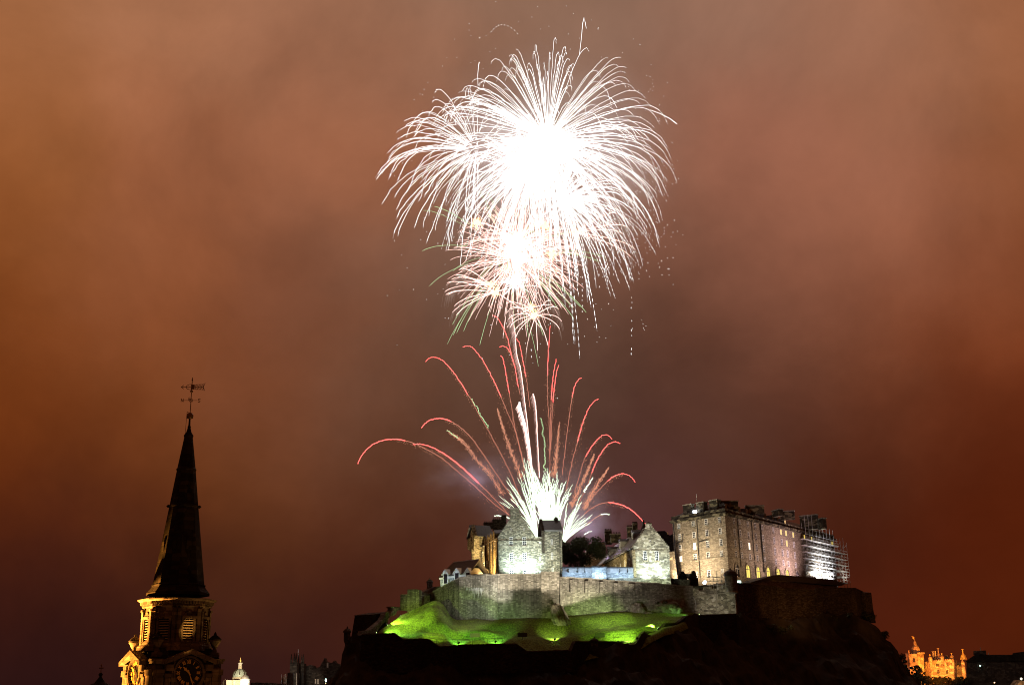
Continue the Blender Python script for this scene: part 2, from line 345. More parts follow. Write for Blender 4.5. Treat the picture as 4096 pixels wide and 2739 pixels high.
# the crag below the ramparts
RT = [(1240,2775),(1300,2739),(1330,2690),(1372,2640),(1384,2548),(1440,2545),(1500,2552),(1580,2548),(1620,2572),(1712,2572),(1758,2603),(2060,2600),(2110,2622),(2285,2622),(2330,2590),(2545,2585),(2590,2545),(2640,2540),(2670,2508),(2750,2480),(2830,2475),(2945,2462),(3050,2470),(3200,2475),(3330,2468),(3420,2452),(3470,2470),(3500,2490),(3530,2520),(3548,2560),(3580,2590),(3600,2632),(3615,2680),(3630,2739),(3660,2800)]
cols = []
for i in range(171):
    px = 1240+2420*i/170; yt = interp(RT, px); Y0 = interp([(1240,318),(1500,316),(2550,313),(2750,329),(2950,345),(3300,362),(3480,372),(3660,380)], px)
    top = P(px, yt, Y0); c = [top+Vector((0, 30, -1.0)), top+Vector((0,.2,-.1))]
    for j in range(1, 25):
        t = j/24; c.append(Vector((top.x*(1+.12*t) + (0 if i not in (0,170) else 0), top.y-58*t**1.3, (top.z)*(1-t)**1.15 - .5*t)))
    cols.append(c)
for k in range(3):                                              # the crag turns away on both flanks
    cols.insert(0, [p+Vector((-8*(k+1), 30*(k+1), -p.z*.0)) for p in cols[k]]); cols.append([p+Vector((6, 30, 0)) for p in cols[-1]])
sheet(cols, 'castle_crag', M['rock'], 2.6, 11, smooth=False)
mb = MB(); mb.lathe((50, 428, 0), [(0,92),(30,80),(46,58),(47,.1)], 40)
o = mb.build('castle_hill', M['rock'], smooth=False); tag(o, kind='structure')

# ------------------------------------------------------------------ ramparts below the grass (dark)
def rampart(pts, Y0, Y1, bottom, name, label, m='cliffst', th=1.2, cope=True):
    A, B = (pts[0][0], pts[0][1], Y0), (pts[-1][0], pts[-1][1], Y1)
    pl = pl_px(A, B); root = thing(name, P(*A), label, 'wall'); mb = MB()
    uv = [pl.hit(*p) for p in pts]; zb = pl.hit((pts[0][0]+pts[-1][0])/2, bottom)[1]
    pl.prism(mb, uv+[(uv[-1][0], zb), (uv[0][0], zb)], 0, -th); mb.build('wall_face', M[m], root)
    if cope:
        mb = MB()
        for a, b in zip(uv, uv[1:]):
            if abs(b[0]-a[0]) > .3: pl.prism(mb, [(a[0], a[1]+.003), (b[0], b[1]+.003), (b[0], b[1]+.28), (a[0], a[1]+.28)], .15, -th-.15)
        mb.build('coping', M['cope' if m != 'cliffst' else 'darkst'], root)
    return root
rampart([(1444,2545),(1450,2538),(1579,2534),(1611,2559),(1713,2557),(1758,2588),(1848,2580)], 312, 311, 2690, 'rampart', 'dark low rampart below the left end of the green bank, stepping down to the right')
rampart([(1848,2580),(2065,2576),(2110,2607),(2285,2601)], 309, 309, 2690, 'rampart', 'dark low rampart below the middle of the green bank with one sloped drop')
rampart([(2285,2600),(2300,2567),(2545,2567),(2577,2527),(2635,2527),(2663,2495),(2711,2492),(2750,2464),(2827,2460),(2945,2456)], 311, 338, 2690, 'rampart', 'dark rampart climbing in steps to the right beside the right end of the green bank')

def sentry(px, ytip, ycap, ybase, ybot, w, Y, label, name='sentry_turret', m='darkst'):
    """corbelled sentry turret with a stone cap"""
    b = P(px, ybase, Y); root = thing(name, b, label, 'turret')
    sc = Y/FPX; r = w*sc/2; z = lambda y: P(px, y, Y).z
    mb = MB(); mb.lathe(b, [(z(ybot), r*.35), (z(ybase), r*.95), (z(ybase)+.25, r), (z(ycap)-.3, r*.98)], 12); mb.build('shaft', M[m], root)
    h = z(ytip)-z(ycap)
    mb = MB(); mb.lathe(b, [(z(ycap)-.3, r*.9),(z(ycap)-.28, r*1.2), (z(ycap)+.1, r*1.22), (z(ycap)+h*.28, r*.98), (z(ycap)+h*.5, r*.6), (z(ycap)+h*.62, r*.15), (z(ycap)+h*.72, r*.22), (z(ycap)+h*.85, r*.16), (z(ytip), .02)], 12); mb.build('cap', M[m], root)
    mb = MB(); mb.box((b.x-r*.2, b.y-r*.96, (z(ycap)+z(ybase))/2), r*.3, r*.2, (z(ycap)-z(ybase))*.4); mb.build('loophole', M['dial'], root)
    return root
sentry(1388, 2503, 2524, 2562, 2584, 26, 313, 'dark domed sentry turret at the left tip of the crag, above the city roofs')
sentry(1719, 2309, 2327, 2356, 2372, 22, 378, 'dark domed sentry turret left of the white dormer house')
sentry(2378, 2543, 2560, 2585, 2600, 26, 310, 'small dark sentry turret on the rampart below the rock in the grass')

# ------------------------------------------------------------------ curtain walls
def merlons(pl, root, pts, bottom, name='parapet'):
    pass
# left outer bastion (dim)
pl = pl_px((1602,2420,352), (1668,2420,350)); root = thing('bastion_wall', P(1602,2430,352), 'dim streaked bastion block left of the long curtain wall', 'wall')
mb = MB(); pl.ppx(mb, [(1602,2378),(1666,2376),(1670,2440),(1600,2440)], 0, -9); mb.build('wall_face', M['curtain'], root)
mb = MB(); pl.ppx(mb, [(1601,2376.5),(1667,2374.5),(1667,2377),(1601,2379)], .2, -9.2); mb.build('coping', M['cope'], root)
pl2 = pl_px((1669,2420,350), (1720,2420,371)); mb = MB(); pl2.ppx(mb, [(1669,2355),(1680,2362),(1700,2370),(1722,2372),(1722,2445),(1669,2445)], 0, -3); mb.build('return_wall', M['curtain'], root)
mb = MB(); pl.ppx(mb, [(1668.5,2356),(1679,2358),(1681,2440),(1669,2440)], .6, -1.2); mb.build('pier', M['curtain'], root)
# stair wall going down left with railings
pl = pl_px((1460,2535,318), (1612,2425,350)); root = thing('stair_wall', P(1460,2535,318), 'pale stepped stair wall climbing beside the left edge of the green bank', 'wall')
mb = MB(); pl.ppx(mb, [(1448,2540),(1455,2522),(1480,2520),(1530,2478),(1546,2447),(1554,2445),(1556,2462),(1572,2432),(1565,2430),(1566,2424),(1600,2427),(1600,2438),(1585,2440),(1560,2466),(1530,2495),(1500,2535)], 0, -1.5); mb.build('wall_face', M['curtain'], root)
mb = MB(); pl.ppx(mb, [(1554,2464),(1574,2431),(1590,2431),(1572,2460)], .5, .05); mb.build('pier', M['cope'], root)
plb = pl_px((1440,2500,326), (1560,2450,340)); root = thing('outer_wall', P(1492,2480,330), 'black outer wall behind the stair wall at the left of the bank', 'wall')
mb = MB(); plb.ppx(mb, [(1478,2540),(1491,2458),(1548,2448),(1552,2460),(1548,2540)], 0, -6); mb.build('wall_face', M['cliffst'], root)
mb = MB(); plb.ppx(mb, [(1490.5,2456),(1548,2446),(1548,2448.5),(1490.5,2458.5)], .2, -6.2); mb.build('coping', M['darkst'], root)
# railing along the stair and along the foot of the grass
def railing(pts, label, h=1.1, every=1.6):
    root = thing('railing', pts[0], label, 'railing'); mb = MB(); mt = MB()
    for a, b in zip(pts, pts[1:]):
        a, b = Vector(a), Vector(b); n = max(1, int((b-a).length/every))
        mt.tube([a+Vector((0,0,h)), b+Vector((0,0,h))], .035); mt.tube([a+Vector((0,0,h*.5)), b+Vector((0,0,h*.5))], .025)
        for i in range(n+1):
            p = a+(b-a)*i/n; mb = MB(); mb.tube([p-Vector((0,0,.3)), p+Vector((0,0,h))], .04); mb.build('post', M['pipe'], root)
    mt.build('rails', M['pipe'], root)
railing([P(1505,2532,317), P(1535,2500,323), P(1562,2478,329), P(1600,2448,338)], 'thin black railing climbing the stair at the left edge of the bank', 1.6)
railing([P(1720,2574,314.4), P(1800,2580,314.5), P(1920,2577,314), P(2010,2574,314)], 'thin black railing behind the two green floodlights at the foot of the bank', 1.5)
railing([P(2455,2560,313.5), P(2500,2556,313.8), P(2548,2553,314)], 'short black railing left of the green floodlight on the right of the bank', 1.4)

# main curtain wall: one wall, several faces
root = thing('curtain_wall', P(1992,2470,340), 'long high curtain wall of grey weathered stone above the green bank', 'wall')
CW = [(1714,372),(1838,352),(1992,340)]
cp = MB()
def face(pxpts, a, b, bot, f=0, th=3.0, name='wall_face', m='curtain', coping=True, parent=None, cth=.3):
    pl = pl_px((a[0],2400,a[1]), (b[0],2400,b[1])); mb = MB(); uv = [pl.hit(*p) for p in pxpts]
    ub = [pl.hit(pxpts[-1][0], bot), pl.hit(pxpts[0][0], bot)]
    pl.prism(mb, uv+[(uv[-1][0], ub[0][1]), (uv[0][0], ub[1][1])], f, f-th)
    o = mb.build(name, M[m], parent or root)
    if coping:
        for p, q in zip(uv, uv[1:]):
            if abs(q[0]-p[0]) > .3: pl.prism(cp, [(p[0],p[1]+.003),(q[0],q[1]+.003),(q[0],q[1]+cth),(p[0],p[1]+cth)], f+.12, f-th-.1)
    return pl
face([(1714,2377),(1770,2347),(1838,2311)], (1714,372), (1838,352), 2500)
plL = face([(1838,2311),(1866,2309),(1866,2304),(1945,2297),(1953,2301),(1992,2298)], (1838,352), (1992,340), 2500)
plM = face([(1992,2298),(2162,2298)], (1992,340), (2237,340), 2500)
plM.ppx(mb := MB(), [(2163,2290),(2237,2289),(2235,2500),(2165,2500)], 1.6, -3); mb.build('tower', M['curtain'], root)
plM.ppx(cp, [(2162,2288),(2238,2287),(2238,2290),(2162,2291)], 1.8, -3.2)
plL.ppx(mb := MB(), [(1866,2304.5),(1945,2297.5),(1946,2345),(1868,2352)], .35, -.2); mb.build('projecting_panel', M['curtain'], root)
mb = MB(); rs = random.Random(4)
for i in range(15):
    x = 1870+i*5.0+rs.uniform(-1,1); y0 = 2350+rs.uniform(-2,3); ln = rs.uniform(14,40)*(1.2 if 5 < i < 13 else .6); plL.ppx(mb, [(x-1.2,y0),(x+1.2,y0),(x+.6-ln*.06,y0+ln*.7),(x-ln*.1,y0+ln)], .395, .36)
mb.build('lime_streaks', M['lead'], root)
top = [(2238,2311),(2278,2311)]
for x, y in ((2278,2312),(2370,2316),(2425,2321),(2425,2321.5),(2510,2325),(2573,2331),(2573,2328),(2640,2335),(2640,2335),(2705,2341),(2770,2345)): top.append((x, y))
tp = [(2238,2311),(2300,2311),(2300,2313),(2370,2315),(2370,2317),(2425,2319),(2425,2322),(2510,2325),(2510,2327),(2573,2330),(2573,2332),(2640,2335),(2640,2337),(2705,2341),(2705,2343),(2771,2346)]
plR = face(tp, (2237,340), (2771,352), 2500)
mb = MB()
for x0, x1, yb in ((2278,2290,2366),(2337,2350,2370),(2396,2409,2369),(2453,2466,2370),(2512,2533,2366)):
    plR.ppx(mb, [(x0, interp([(2237,2316),(2771,2350)], x0)), (x1, interp([(2237,2316),(2771,2350)], x1)), (x1, yb), (x0, yb+1)], .8, .003); mb.build('buttress', M['curtain'], root); mb = MB()
plR2 = face([(2771,2352),(2793,2352),(2793,2360),(2813,2360),(2813,2346),(2846,2344),(2846,2354),(2868,2352),(2868,2338),(2908,2335),(2908,2345),(2938,2345)], (2771,352), (2938,346), 2500, th=1.6, m='rubble', coping=False)
mb = MB(); plR2.ppx(mb, [(2776,2383),(2938,2365),(2938,2368),(2776,2386)], .25, -.1); mb.build('string_course', M['cope'], root)
mb = MB(); plR2.ppx(mb, [(2865.5,2330),(2867.5,2330),(2867.5,2468),(2865.5,2468)], .2, .05); mb.build('downpipe', M['cope'], root)
mb = MB(); mb.tube([plR2.px(2773,2386,.1), plR2.px(2781,2400,.1), plR2.px(2785,2425,.1), plR2.px(2781,2440,.1)], .10); mb.build('cable', M['lead'], root)
cp.build('coping', M['cope'], root)
mb = MB()                                                        # two columns of putlog holes
for k in range(9):
    for x in (1793, 1812): plx = pl_px((1714,2400,372), (1838,2400,352)); plx.ppx(mb, [(x+k*-.4,2344+k*7.2+(1793-x)*.1),(x+3,2344+k*7.2),(x+3,2348+k*7.2),(x,2348+k*7.2)], .03, -.1)
mb.build('putlog_holes', M['dial'], root)
# dark wall beyond the corner
root = thing('outer_curtain_wall', P(2945,2450,346), 'unlit brown curtain wall on the crag edge right of the round turret', 'wall')
cp = MB()
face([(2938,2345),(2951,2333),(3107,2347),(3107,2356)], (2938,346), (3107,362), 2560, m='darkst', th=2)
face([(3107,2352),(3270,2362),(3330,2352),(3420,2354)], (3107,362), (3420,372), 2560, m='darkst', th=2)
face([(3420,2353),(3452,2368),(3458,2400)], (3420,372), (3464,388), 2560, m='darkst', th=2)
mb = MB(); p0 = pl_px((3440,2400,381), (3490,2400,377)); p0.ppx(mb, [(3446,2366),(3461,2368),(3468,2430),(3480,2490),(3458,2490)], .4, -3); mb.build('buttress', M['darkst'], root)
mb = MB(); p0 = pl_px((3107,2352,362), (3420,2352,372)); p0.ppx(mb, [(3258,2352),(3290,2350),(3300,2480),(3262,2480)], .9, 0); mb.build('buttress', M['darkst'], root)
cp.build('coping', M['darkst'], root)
# corner turret
b = P(2927,2363,344); root = thing('corner_turret', b, 'round stone turret with a black cap at the right corner of the curtain wall', 'turret')
zz = lambda y: P(2927, y, 344).z; s_ = 344/FPX
mb = MB(); mb.lathe(b, [(zz(2368),23*s_),(zz(2302),25*s_)], 18); mb.build('shaft', M['curtain'], root)
mb = MB(); mb.lathe(b, [(zz(2303),24*s_),(zz(2302),28*s_),(zz(2297),28*s_),(zz(2286),22*s_),(zz(2280),10*s_),(zz(2277),4*s_),(zz(2270),.05)], 18); mb.build('cap', M['pipe'], root)
mb = MB(); mb.lathe(b, [(zz(2372),22*s_),(zz(2369),25*s_),(zz(2366),25*s_),(zz(2364),23.5*s_)], 18); mb.build('corbel', M['cope'], root)

# rock outcrops
def rockform(px, py, w, h, Y, label, seed, sq=.7, tilt=0.0):
    c = P(px, py, Y); s = Y/FPX; bm = bmesh.new(); bmesh.ops.create_icosphere(bm, subdivisions=4, radius=1)
    for v in bm.verts:
        d = v.co.copy(); n = noise.fractal(d*1.7+Vector((seed,0,0)), .8, 2.1, 5); r_ = noise.ridged_multi_fractal(Vector((d.x*3+d.z*1.0+seed, d.y, d.z*.8)), 1, 2, 4, 1, 2)
        k = 1+.28*n+.14*(r_-1); v.co = Vector((d.x*k*w*s/2 + d.z*tilt*h*s/2, d.y*k*sq*w*s/2, d.z*k*h*s/2))
    me = bpy.data.meshes.new('rock_outcrop'); bm.to_mesh(me); bm.free(); me.materials.append(M['outcrop'])
    o = bpy.data.objects.new('rock_outcrop', me); COL.objects.link(o); o.location = c; WL[o] = c; tag(o, label, 'rock', 'rock outcrops at the foot of the wall')
rockform(2244,2476,60,125,334,'tall dark ribbed rock standing in the grass below the wall tower', 2, .6, -.35)
rockform(2545,2440,52,54,345,'small jagged pale rock against the wall, left of the wide rock', 7, .6)
rockform(2670,2432,116,50,347.6,'wide low pale rock at the foot of the wall towards its right end', 12, .35)
rockform(2578,2455,64,22,345.5,'flat stones lying between the jagged rock and the wide rock', 19, .5)
# ------------------------------------------------------------------ the gabled block left of the fireworks
root = thing('gabled_tower_house', P(2120,2298,362), 'tall floodlit stone block with a stepped gable and chimney, left of the tree', 'building')
F = pl_px((1996,2295,362), (2250,2295,364))
h = lambda x, y: F.hit(x, y)
gl, pk1, pk2, gr = h(1993,2147), h(2042,2075), h(2076,2075), h(2138,2145)
out = [h(1996,2310), h(1993,2147)] + steps(gl, pk1, 11) + [h(2042,2075), h(2042,2047), h(2076,2047)] + steps(h(2076,2050), gr, 13) + [h(2138,2147), h(2176,2147), h(2177,2124), h(2248,2124), h(2250,2310)]
mb = MB(); F.prism(mb, out, 0, -1.0); mb.build('front_wall', M['hosp'], root)
mb = MB(); F.ppx(mb, [(2041,2047),(2077,2047),(2076.5,2032),(2041.5,2032)], .12, -2.2); ch = mb.build('chimney', M['hosp'], root)
mb = MB(); F.ppx(mb, [(2040,2033),(2078,2033),(2078,2030),(2040,2030)], .35, -2.4); mb.build('cap', M['cope'], ch)
for i in range(3):
    mb = MB(); p = F.px(2049+i*10, 2030, -1.1); mb.lathe(p, [(p.z-.05,.25),(p.z+.5,.2)], 8); mb.build('pot', M['darkst'], ch)
body = [h(1996,2310), h(1995,2150), h(2059,2062), h(2136,2150), h(2136,2310)]
mb = MB(); F.prism(mb, body, -1.003, -34); mb.build('body', M['darkst'], root)
a, b, c = h(1994,2148), h(2059,2058), h(2137,2148)
mb = MB(); F.prism(mb, [a, b, (b[0], b[1]+.35), (a[0]-.3, a[1]+.35)], -1.01, -34.3); F.prism(mb, [(b[0]+.002, b[1]), c, (c[0]+.3, c[1]+.35), (b[0]+.002, b[1]+.35)], -1.01, -34.3); mb.build('roof', M['slate'], root)
mb = MB(); F.ppx(mb, [(1996,2160.5),(2177,2160.5),(2177,2163.5),(1996,2163.5)], .22, 0); mb.build('string_course', M['hosp'], root)
# cap house
mb = MB(); F.ppx(mb, [(2177,2126),(2248,2126),(2250,2310),(2178,2310)], -1.003, -9); mb.build('cap_house_wall', M['hosp'], root)
e0, e1 = h(2177,2122), h(2249,2122); r0, r1 = h(2170,2086), h(2240,2086)
mb = MB(); D = 9.6
slope_box(mb, F.pt(e0[0],e0[1],.3), F.pt(e1[0],e1[1],.3), F.pt(e1[0],r0[1]+1.0,-D/2), F.pt(e0[0],r0[1]+1.0,-D/2), .25)
slope_box(mb, F.pt(e0[0],e0[1],-D), F.pt(e1[0],e1[1],-D), F.pt(e1[0],r0[1]+1.0,-D/2+.02), F.pt(e0[0],r0[1]+1.0,-D/2+.02), .25)
cr = mb.build('cap_house_roof', M['slate'], root)
mb = MB(); F.ppx(mb, [(2180,2120.5),(2248,2120.5),(2248,2123),(2180,2123)], .42, .05); mb.build('eaves_gutter', M['lead'], cr)
def gable_side(u, th, name):
    mb = MB(); pts = []
    for off, z in ((0.4, e0[1]-7), (0.4, e0[1]), (-D/2, r0[1]+1.6), (-D-.3, e0[1]), (-D-.3, e0[1]-7)): pts.append((off, z))
    A = [F.pt(u, z, o) for o, z in pts]; B = [F.pt(u+th, z, o) for o, z in pts]; n = len(pts)
    mb.add(A+B, [tuple(range(n)), tuple(range(n, 2*n))[::-1]] + [(i, i+n, (i+1) % n+n, (i+1) % n) for i in range(n)])
    return mb.build(name, M['darkst'], root)
gable_side(e0[0]-.9, .85, 'cap_house_gable')
mb = MB(); F.ppx(mb, [(2225,2100),(2239,2100),(2238,2064),(2226,2064)], -D/2+1, -D/2-1.2); ck = mb.build('chimney', M['darkst'], root)
mb = MB(); p = F.px(2232,2062,-D/2); mb.lathe(p, [(p.z-.4,.75),(p.z-.1,.8),(p.z+.05,.35),(p.z+.5,.12),(p.z+.8,.02)], 8); mb.build('cap', M['darkst'], ck)
for x0, x1 in ((2036,2052),(2089.5,2105)): window(root, F, x0, 2147.5, x1, 2181, cols=2, rows=4, bar=.10)
for x0, x1 in ((2037,2052.5),(2091,2106)): window(root, F, x0, 2212, x1, 2242, cols=2, rows=4, bar=.10)
for x0, x1 in ((2037.5,2053),(2092.5,2108)): window(root, F, x0, 2273, x1, 2296, cols=2, rows=3, bar=.10)
for r_ in ((2156.5,2164.5,2166,2176),(2203,2211,2156,2178),(2204.5,2212.5,2209,2237),(2156.5,2163.5,2225,2241),(2207,2214.5,2269,2288),(2158,2164,2281,2293)):
    window(root, F, r_[0], r_[2], r_[1], r_[3], cols=2, rows=4 if r_[3]-r_[2] > 15 else 2, bar=.11)
for x in (2043, 2096): window(root, F, x-2.6, 2112, x+2.6, 2121, cols=1, rows=1, bar=.08)
mb = MB(); cxu = (h(2152,2210)[0]+h(2189,2210)[0])/2; rad = (h(2189,2210)[0]-h(2152,2210)[0])/2; zc = h(2170,2224)[1]; zb = h(2170,2298)[1]
arc = [(cxu+rad*math.cos(t*math.pi/14), zc+rad*math.sin(t*math.pi/14)*1.05) for t in range(15)]; arc = [(cxu+rad, zb)]+arc+[(cxu-rad, zb)]
inn = [(cxu+(u-cxu)*.87, zc+(z-zc)*.9 if z > zc else z) for u, z in arc]
for i in range(len(arc)-1): F.prism(mb, [arc[i], arc[i+1], inn[i+1], inn[i]], .14, -.02)
mb.build('blocked_arch', M['hosp'], root)
mb = MB(); F.ppx(mb, [(2237,2127),(2239.5,2127),(2243,2300),(2240.5,2300)], .2, .02); mb.build('downpipe', M['pipe'], root)
mb = MB()
F.ppx(mb, [(2061,2252),(2085,2252),(2085,2264),(2061,2264)], .16, -.02); mb.build('carved_panel', M['hosp'], root)
# orange side wall with wallhead dormers
S = pl_px((1994,2295,362.6), (1921,2295,398))
mb = MB(); S.ppx(mb, [(1991,2152),(1921,2192),(1922,2312),(1994,2312)], 0, -.9); mb.build('side_wall', M['warmst'], root)
mb = MB(); S.ppx(mb, [(1991,2149.5),(1921,2189.5),(1921,2192),(1991,2152)], .3, -1.0); mb.build('wallhead', M['cope'], root)
mb = MB(); mp_ = MB()
for x in (1925.5, 1942, 1960, 1972.5, 1992): S.ppx(mp_, [(x-.9, 2180 if x < 1960 else 2165),(x+.9, 2180 if x < 1960 else 2165),(x+2.2,2308),(x+.4,2308)], .28, .02)
mp_.build('downpipes', M['pipe'], root)
for x0, x1, yt, yb in ((1937,1946,2144,2182),(1949,1957,2136,2174),(1961,1968,2128,2166),(1973,1980,2120,2158)):
    mb = MB(); xm = (x0+x1)/2; S.ppx(mb, [(x0,yb),(x0,yt+14),(xm,yt),(x1,yt+12),(x1,yb-5)], .15, -3.5); dm = mb.build('dormer', M['warmst'], root)
    mb = MB(); S.ppx(mb, [(x0-.5,yt+13.5),(xm,yt-1.5),(xm,yt),(x0-.5,yt+15)], .1, -4.2); S.ppx(mb, [(xm,yt-1.5),(x1+.5,yt+11.5),(x1+.5,yt+13),(xm,yt)], .1, -4.2); mb.build('dormer_roof', M['slate'], dm)
for x0, x1, y0, y1 in ((1928,1933,2208,2224),(1953,1957.5,2186,2210),(1966,1970.5,2176,2202),(1978,1982,2162,2194),(1933,1938,2250,2278),(1946,1951,2242,2272),(1984.5,1988.5,2222,2250),(1985,1989,2282,2296)):
    window(root, S, x0, y0, x1, y1, cols=1, rows=3, bar=.16)
# stair turret and north wing
T = P(1906,2295,396); zt = lambda y: P(1906, y, 396).z; k = 396/FPX
mb = MB(); mb.lathe((T.x, T.y, 0), [(zt(2312), 20*k), (zt(2200), 20*k), (zt(2196), 21*k), (zt(2194), 16*k)], 20); mb.build('stair_turret', M['warmst'], root)
mb = MB()
G = pl_px((1880,2200,398), (1897,2200,393)); G.ppx(mb, [(1879,2200),(1878,2165),(1887,2096),(1898,2140),(1896,2188),(1897,2200)], 0, -1.0); wg = mb.build('wing_gable', M['warmst'], root)
mb = MB(); G.ppx(mb, [(1884.5,2145),(1887,2145),(1887,2164),(1884.5,2164)], .08, -.1); mb.build('window', M['glass'], wg)
N = pl_px((1897,2180,393.5), (1975,2180,396))
mb = MB(); N.ppx(mb, [(1896,2143),(1973,2143),(1973,2200),(1920,2200),(1911,2198),(1896,2184)], 0, -7); mb.build('wing_wall', M['warmst'], root)
e0_, e1_ = N.hit(1895,2144), N.hit(1974,2144)
mb = MB(); rz_ = N.hit(1930,2103)[1]
slope_box(mb, N.pt(e0_[0],e0_[1],.3), N.pt(e1_[0],e0_[1],.3), N.pt(e1_[0],rz_+.6,-4), N.pt(e0_[0]-.2,rz_+.6,-4), .25); slope_box(mb, N.pt(e0_[0],e0_[1],-8), N.pt(e1_[0],e0_[1],-8), N.pt(e1_[0],rz_+.6,-4.02), N.pt(e0_[0]-.2,rz_+.6,-4.02), .25)
mb.build('wing_roof', M['slate'], root)
mb = MB(); N.ppx(mb, [(1918.5,2146),(1920.5,2146),(1921,2188),(1919,2188)], .2, .02); mb.build('downpipe', M['pipe'], root)
for x0, x1, yt, yb in ((1935,1971,2088,2112),(1971,2012,2075,2140),(2006,2025,2063,2110)):
    pb = pl_px((x0,yb,402), (x1,yb,402)); chimney(root, pb, x0, yt, x1, yb, 0, 2.2, 'darkst', 5)

# ------------------------------------------------------------------ white dormer house at the left
D1 = pl_px((1761,2345,384), (1884,2310,372)); root = thing('dormer_house', P(1765,2345,388), 'low house with black roof and white gabled dormers above the left wall end', 'building')
u = lambda x, y: D1.hit(x, y)
mb = MB(); D1.ppx(mb, [(1759,2312),(1884,2290),(1890,2350),(1762,2362)], 0, -6); mb.build('wall', M['bluewall'], root)
a, b = u(1759,2309), u(1886,2290); rz0, rz1 = u(1788,2257), u(1884,2246)
mb = MB(); slope_box(mb, D1.pt(a[0],a[1],.35), D1.pt(b[0],b[1],.35), D1.pt(b[0],rz1[1]+.8,-3.5), D1.pt(rz0[0]-1.0,rz0[1]+.8,-3.5), .25)
slope_box(mb, D1.pt(a[0],a[1],-7), D1.pt(b[0],b[1],-7), D1.pt(b[0],rz1[1]+.8,-3.52), D1.pt(rz0[0]-1.0,rz0[1]+.8,-3.52), .25); mb.build('roof', M['slate'], root)
mb = MB(); mb.tube([D1.pt(rz0[0]-1.0,rz0[1]+1.05,-3.5), D1.pt(b[0],rz1[1]+1.05,-3.5)], .14); mb.build('ridge', M['lead'], root)
mb = MB(); D1.ppx(mb, [(1760,2310),(1884,2293),(1884,2300),(1761,2318)], .5, .36); mb.build('fascia', M['white'], root)
for xm, yt in ((1787.5,2276), (1833,2271), (1877,2270)):
    mb = MB(); w_ = 13.5; D1.ppx(mb, [(xm-w_+3,yt+60),(xm-w_+3,yt+21),(xm,yt+2),(xm+w_-3,yt+19),(xm+w_-3,yt+58)], .55, -3.5); dm = mb.build('dormer', M['white'], root)
    mb = MB(); D1.ppx(mb, [(xm-w_-1,yt+22),(xm,yt-1),(xm,yt+4),(xm-w_-1,yt+26)], .9, -4); D1.ppx(mb, [(xm,yt-1),(xm+w_+1,yt+18),(xm+w_+1,yt+22),(xm,yt+4)], .9, -4); mb.build('dormer_roof', M['white'], dm)
    mb = MB(); D1.ppx(mb, [(xm-7,yt+58),(xm-7,yt+20),(xm+7,yt+19),(xm+7,yt+56)], .62, .3); mb.build('window', M['glass'], dm)
mb = MB(); G = pl_px((1759,2345,388.2), (1786,2345,394)); 
pl_ = pl_px((1735,2330,376), (1765,2330,378)); rt = thing('lean_to_roof', P(1735,2360,376), 'dark tiled lean-to roof between the sentry turret and the dormer house', 'roof'); mb = MB(); pl_.ppx(mb, [(1690,2368),(1740,2345),(1770,2343),(1770,2360),(1700,2372)], 0, -3); mb.build('tiles', M['slateb'], rt)

# ------------------------------------------------------------------ gabled hall
root = thing('gabled_hall', P(2600,2310,360), 'pale rubble hall with a crow stepped gable and long brown roof, right of the tree', 'building')
F = pl_px((2536,2310,357), (2681,2310,360)); h = lambda x, y: F.hit(x, y)
gl, p1, p2, gr = h(2530,2189), h(2590,2103), h(2604,2103), h(2677,2189)
out = [h(2536,2345), gl] + steps(gl, p1, 13) + [h(2590,2100), h(2604,2100)] + steps(p2, gr, 13) + [gr, h(2682,2345)]
mb = MB(); F.prism(mb, out, 0, -1.0); mb.build('gable_wall', M['rubble'], root)
mb = MB(); p = F.px(2597,2097,-.5); mb.lathe(p, [(p.z-1.0,.8),(p.z-.2,.75),(p.z,1.1),(p.z+.3,1.1),(p.z+.6,.8),(p.z+.9,.2)], 10); mb.build('finial', M['rubble'], root)
mb = MB(); F.ppx(mb, [(2531,2199),(2678,2199),(2678,2202),(2531,2202)], .2, 0); mb.build('string_course', M['rubble'], root)
for x0, x1 in ((2572.5,2588),(2619.5,2634)): window(root, F, x0, 2203.5, x1, 2241, cols=2, rows=4, bar=.10, surround='warmst')
window(root, F, 2598, 2159, 2603.5, 2167, cols=1, rows=1, bar=.1)
for x0, x1, y0, y1 in ((2574,2580,2288,2304),(2607,2610,2289,2303),(2638,2644,2287,2302)): window(root, F, x0, y0, x1, y1, cols=1, rows=1, bar=.25, sill=False)
S = pl_px((2529,2290,357), (2377,2290,416)); hs = lambda x, y: S.hit(x, y)
e0, e1 = hs(2528,2196), hs(2377,2254)
mb = MB(); S.prism(mb, [(e0[0],e0[1]),(e1[0],e0[1]),(e1[0],e0[1]-14),(e0[0],e0[1]-14)], 0, -1.0); mb.build('side_wall', M['warmst'], root)
E0 = F.pt(gl[0]-.1, gl[1]+.1, -1.02); RG = F.pt((p1[0]+p2[0])/2, p1[1]-.3, -1.02); dirv = S.d*(S.L+1); dirv = Vector((dirv.x, dirv.y, 0)); ER = F.pt(gr[0], gr[1]+.1, -1.02)
mb = MB(); E0b = S.pt(-.5, e0[1]+.1, .5)
hp = S.d*9
slope_box(mb, E0b, E0b+dirv, RG+dirv-Vector((hp.x,hp.y,0)), RG, .3); slope_box(mb, ER, ER+dirv, RG+dirv-Vector((hp.x,hp.y,0)), RG, .3); mb.add([E0b+dirv, ER+dirv, RG+dirv-Vector((hp.x,hp.y,0))], [(0,1,2)])
mb.build('roof', M['slateb'], root)
mb = MB(); mb.tube([RG+Vector((0,0,.35)), RG+dirv*.82+Vector((0,0,.35))], .16); mb.build('ridge', M['lead'], root)
mb = MB(); mb.tube([E0b+Vector((0,0,.05)), E0b+dirv+Vector((0,0,.05))], .14); mb.build('gutter', M['lead'], root)
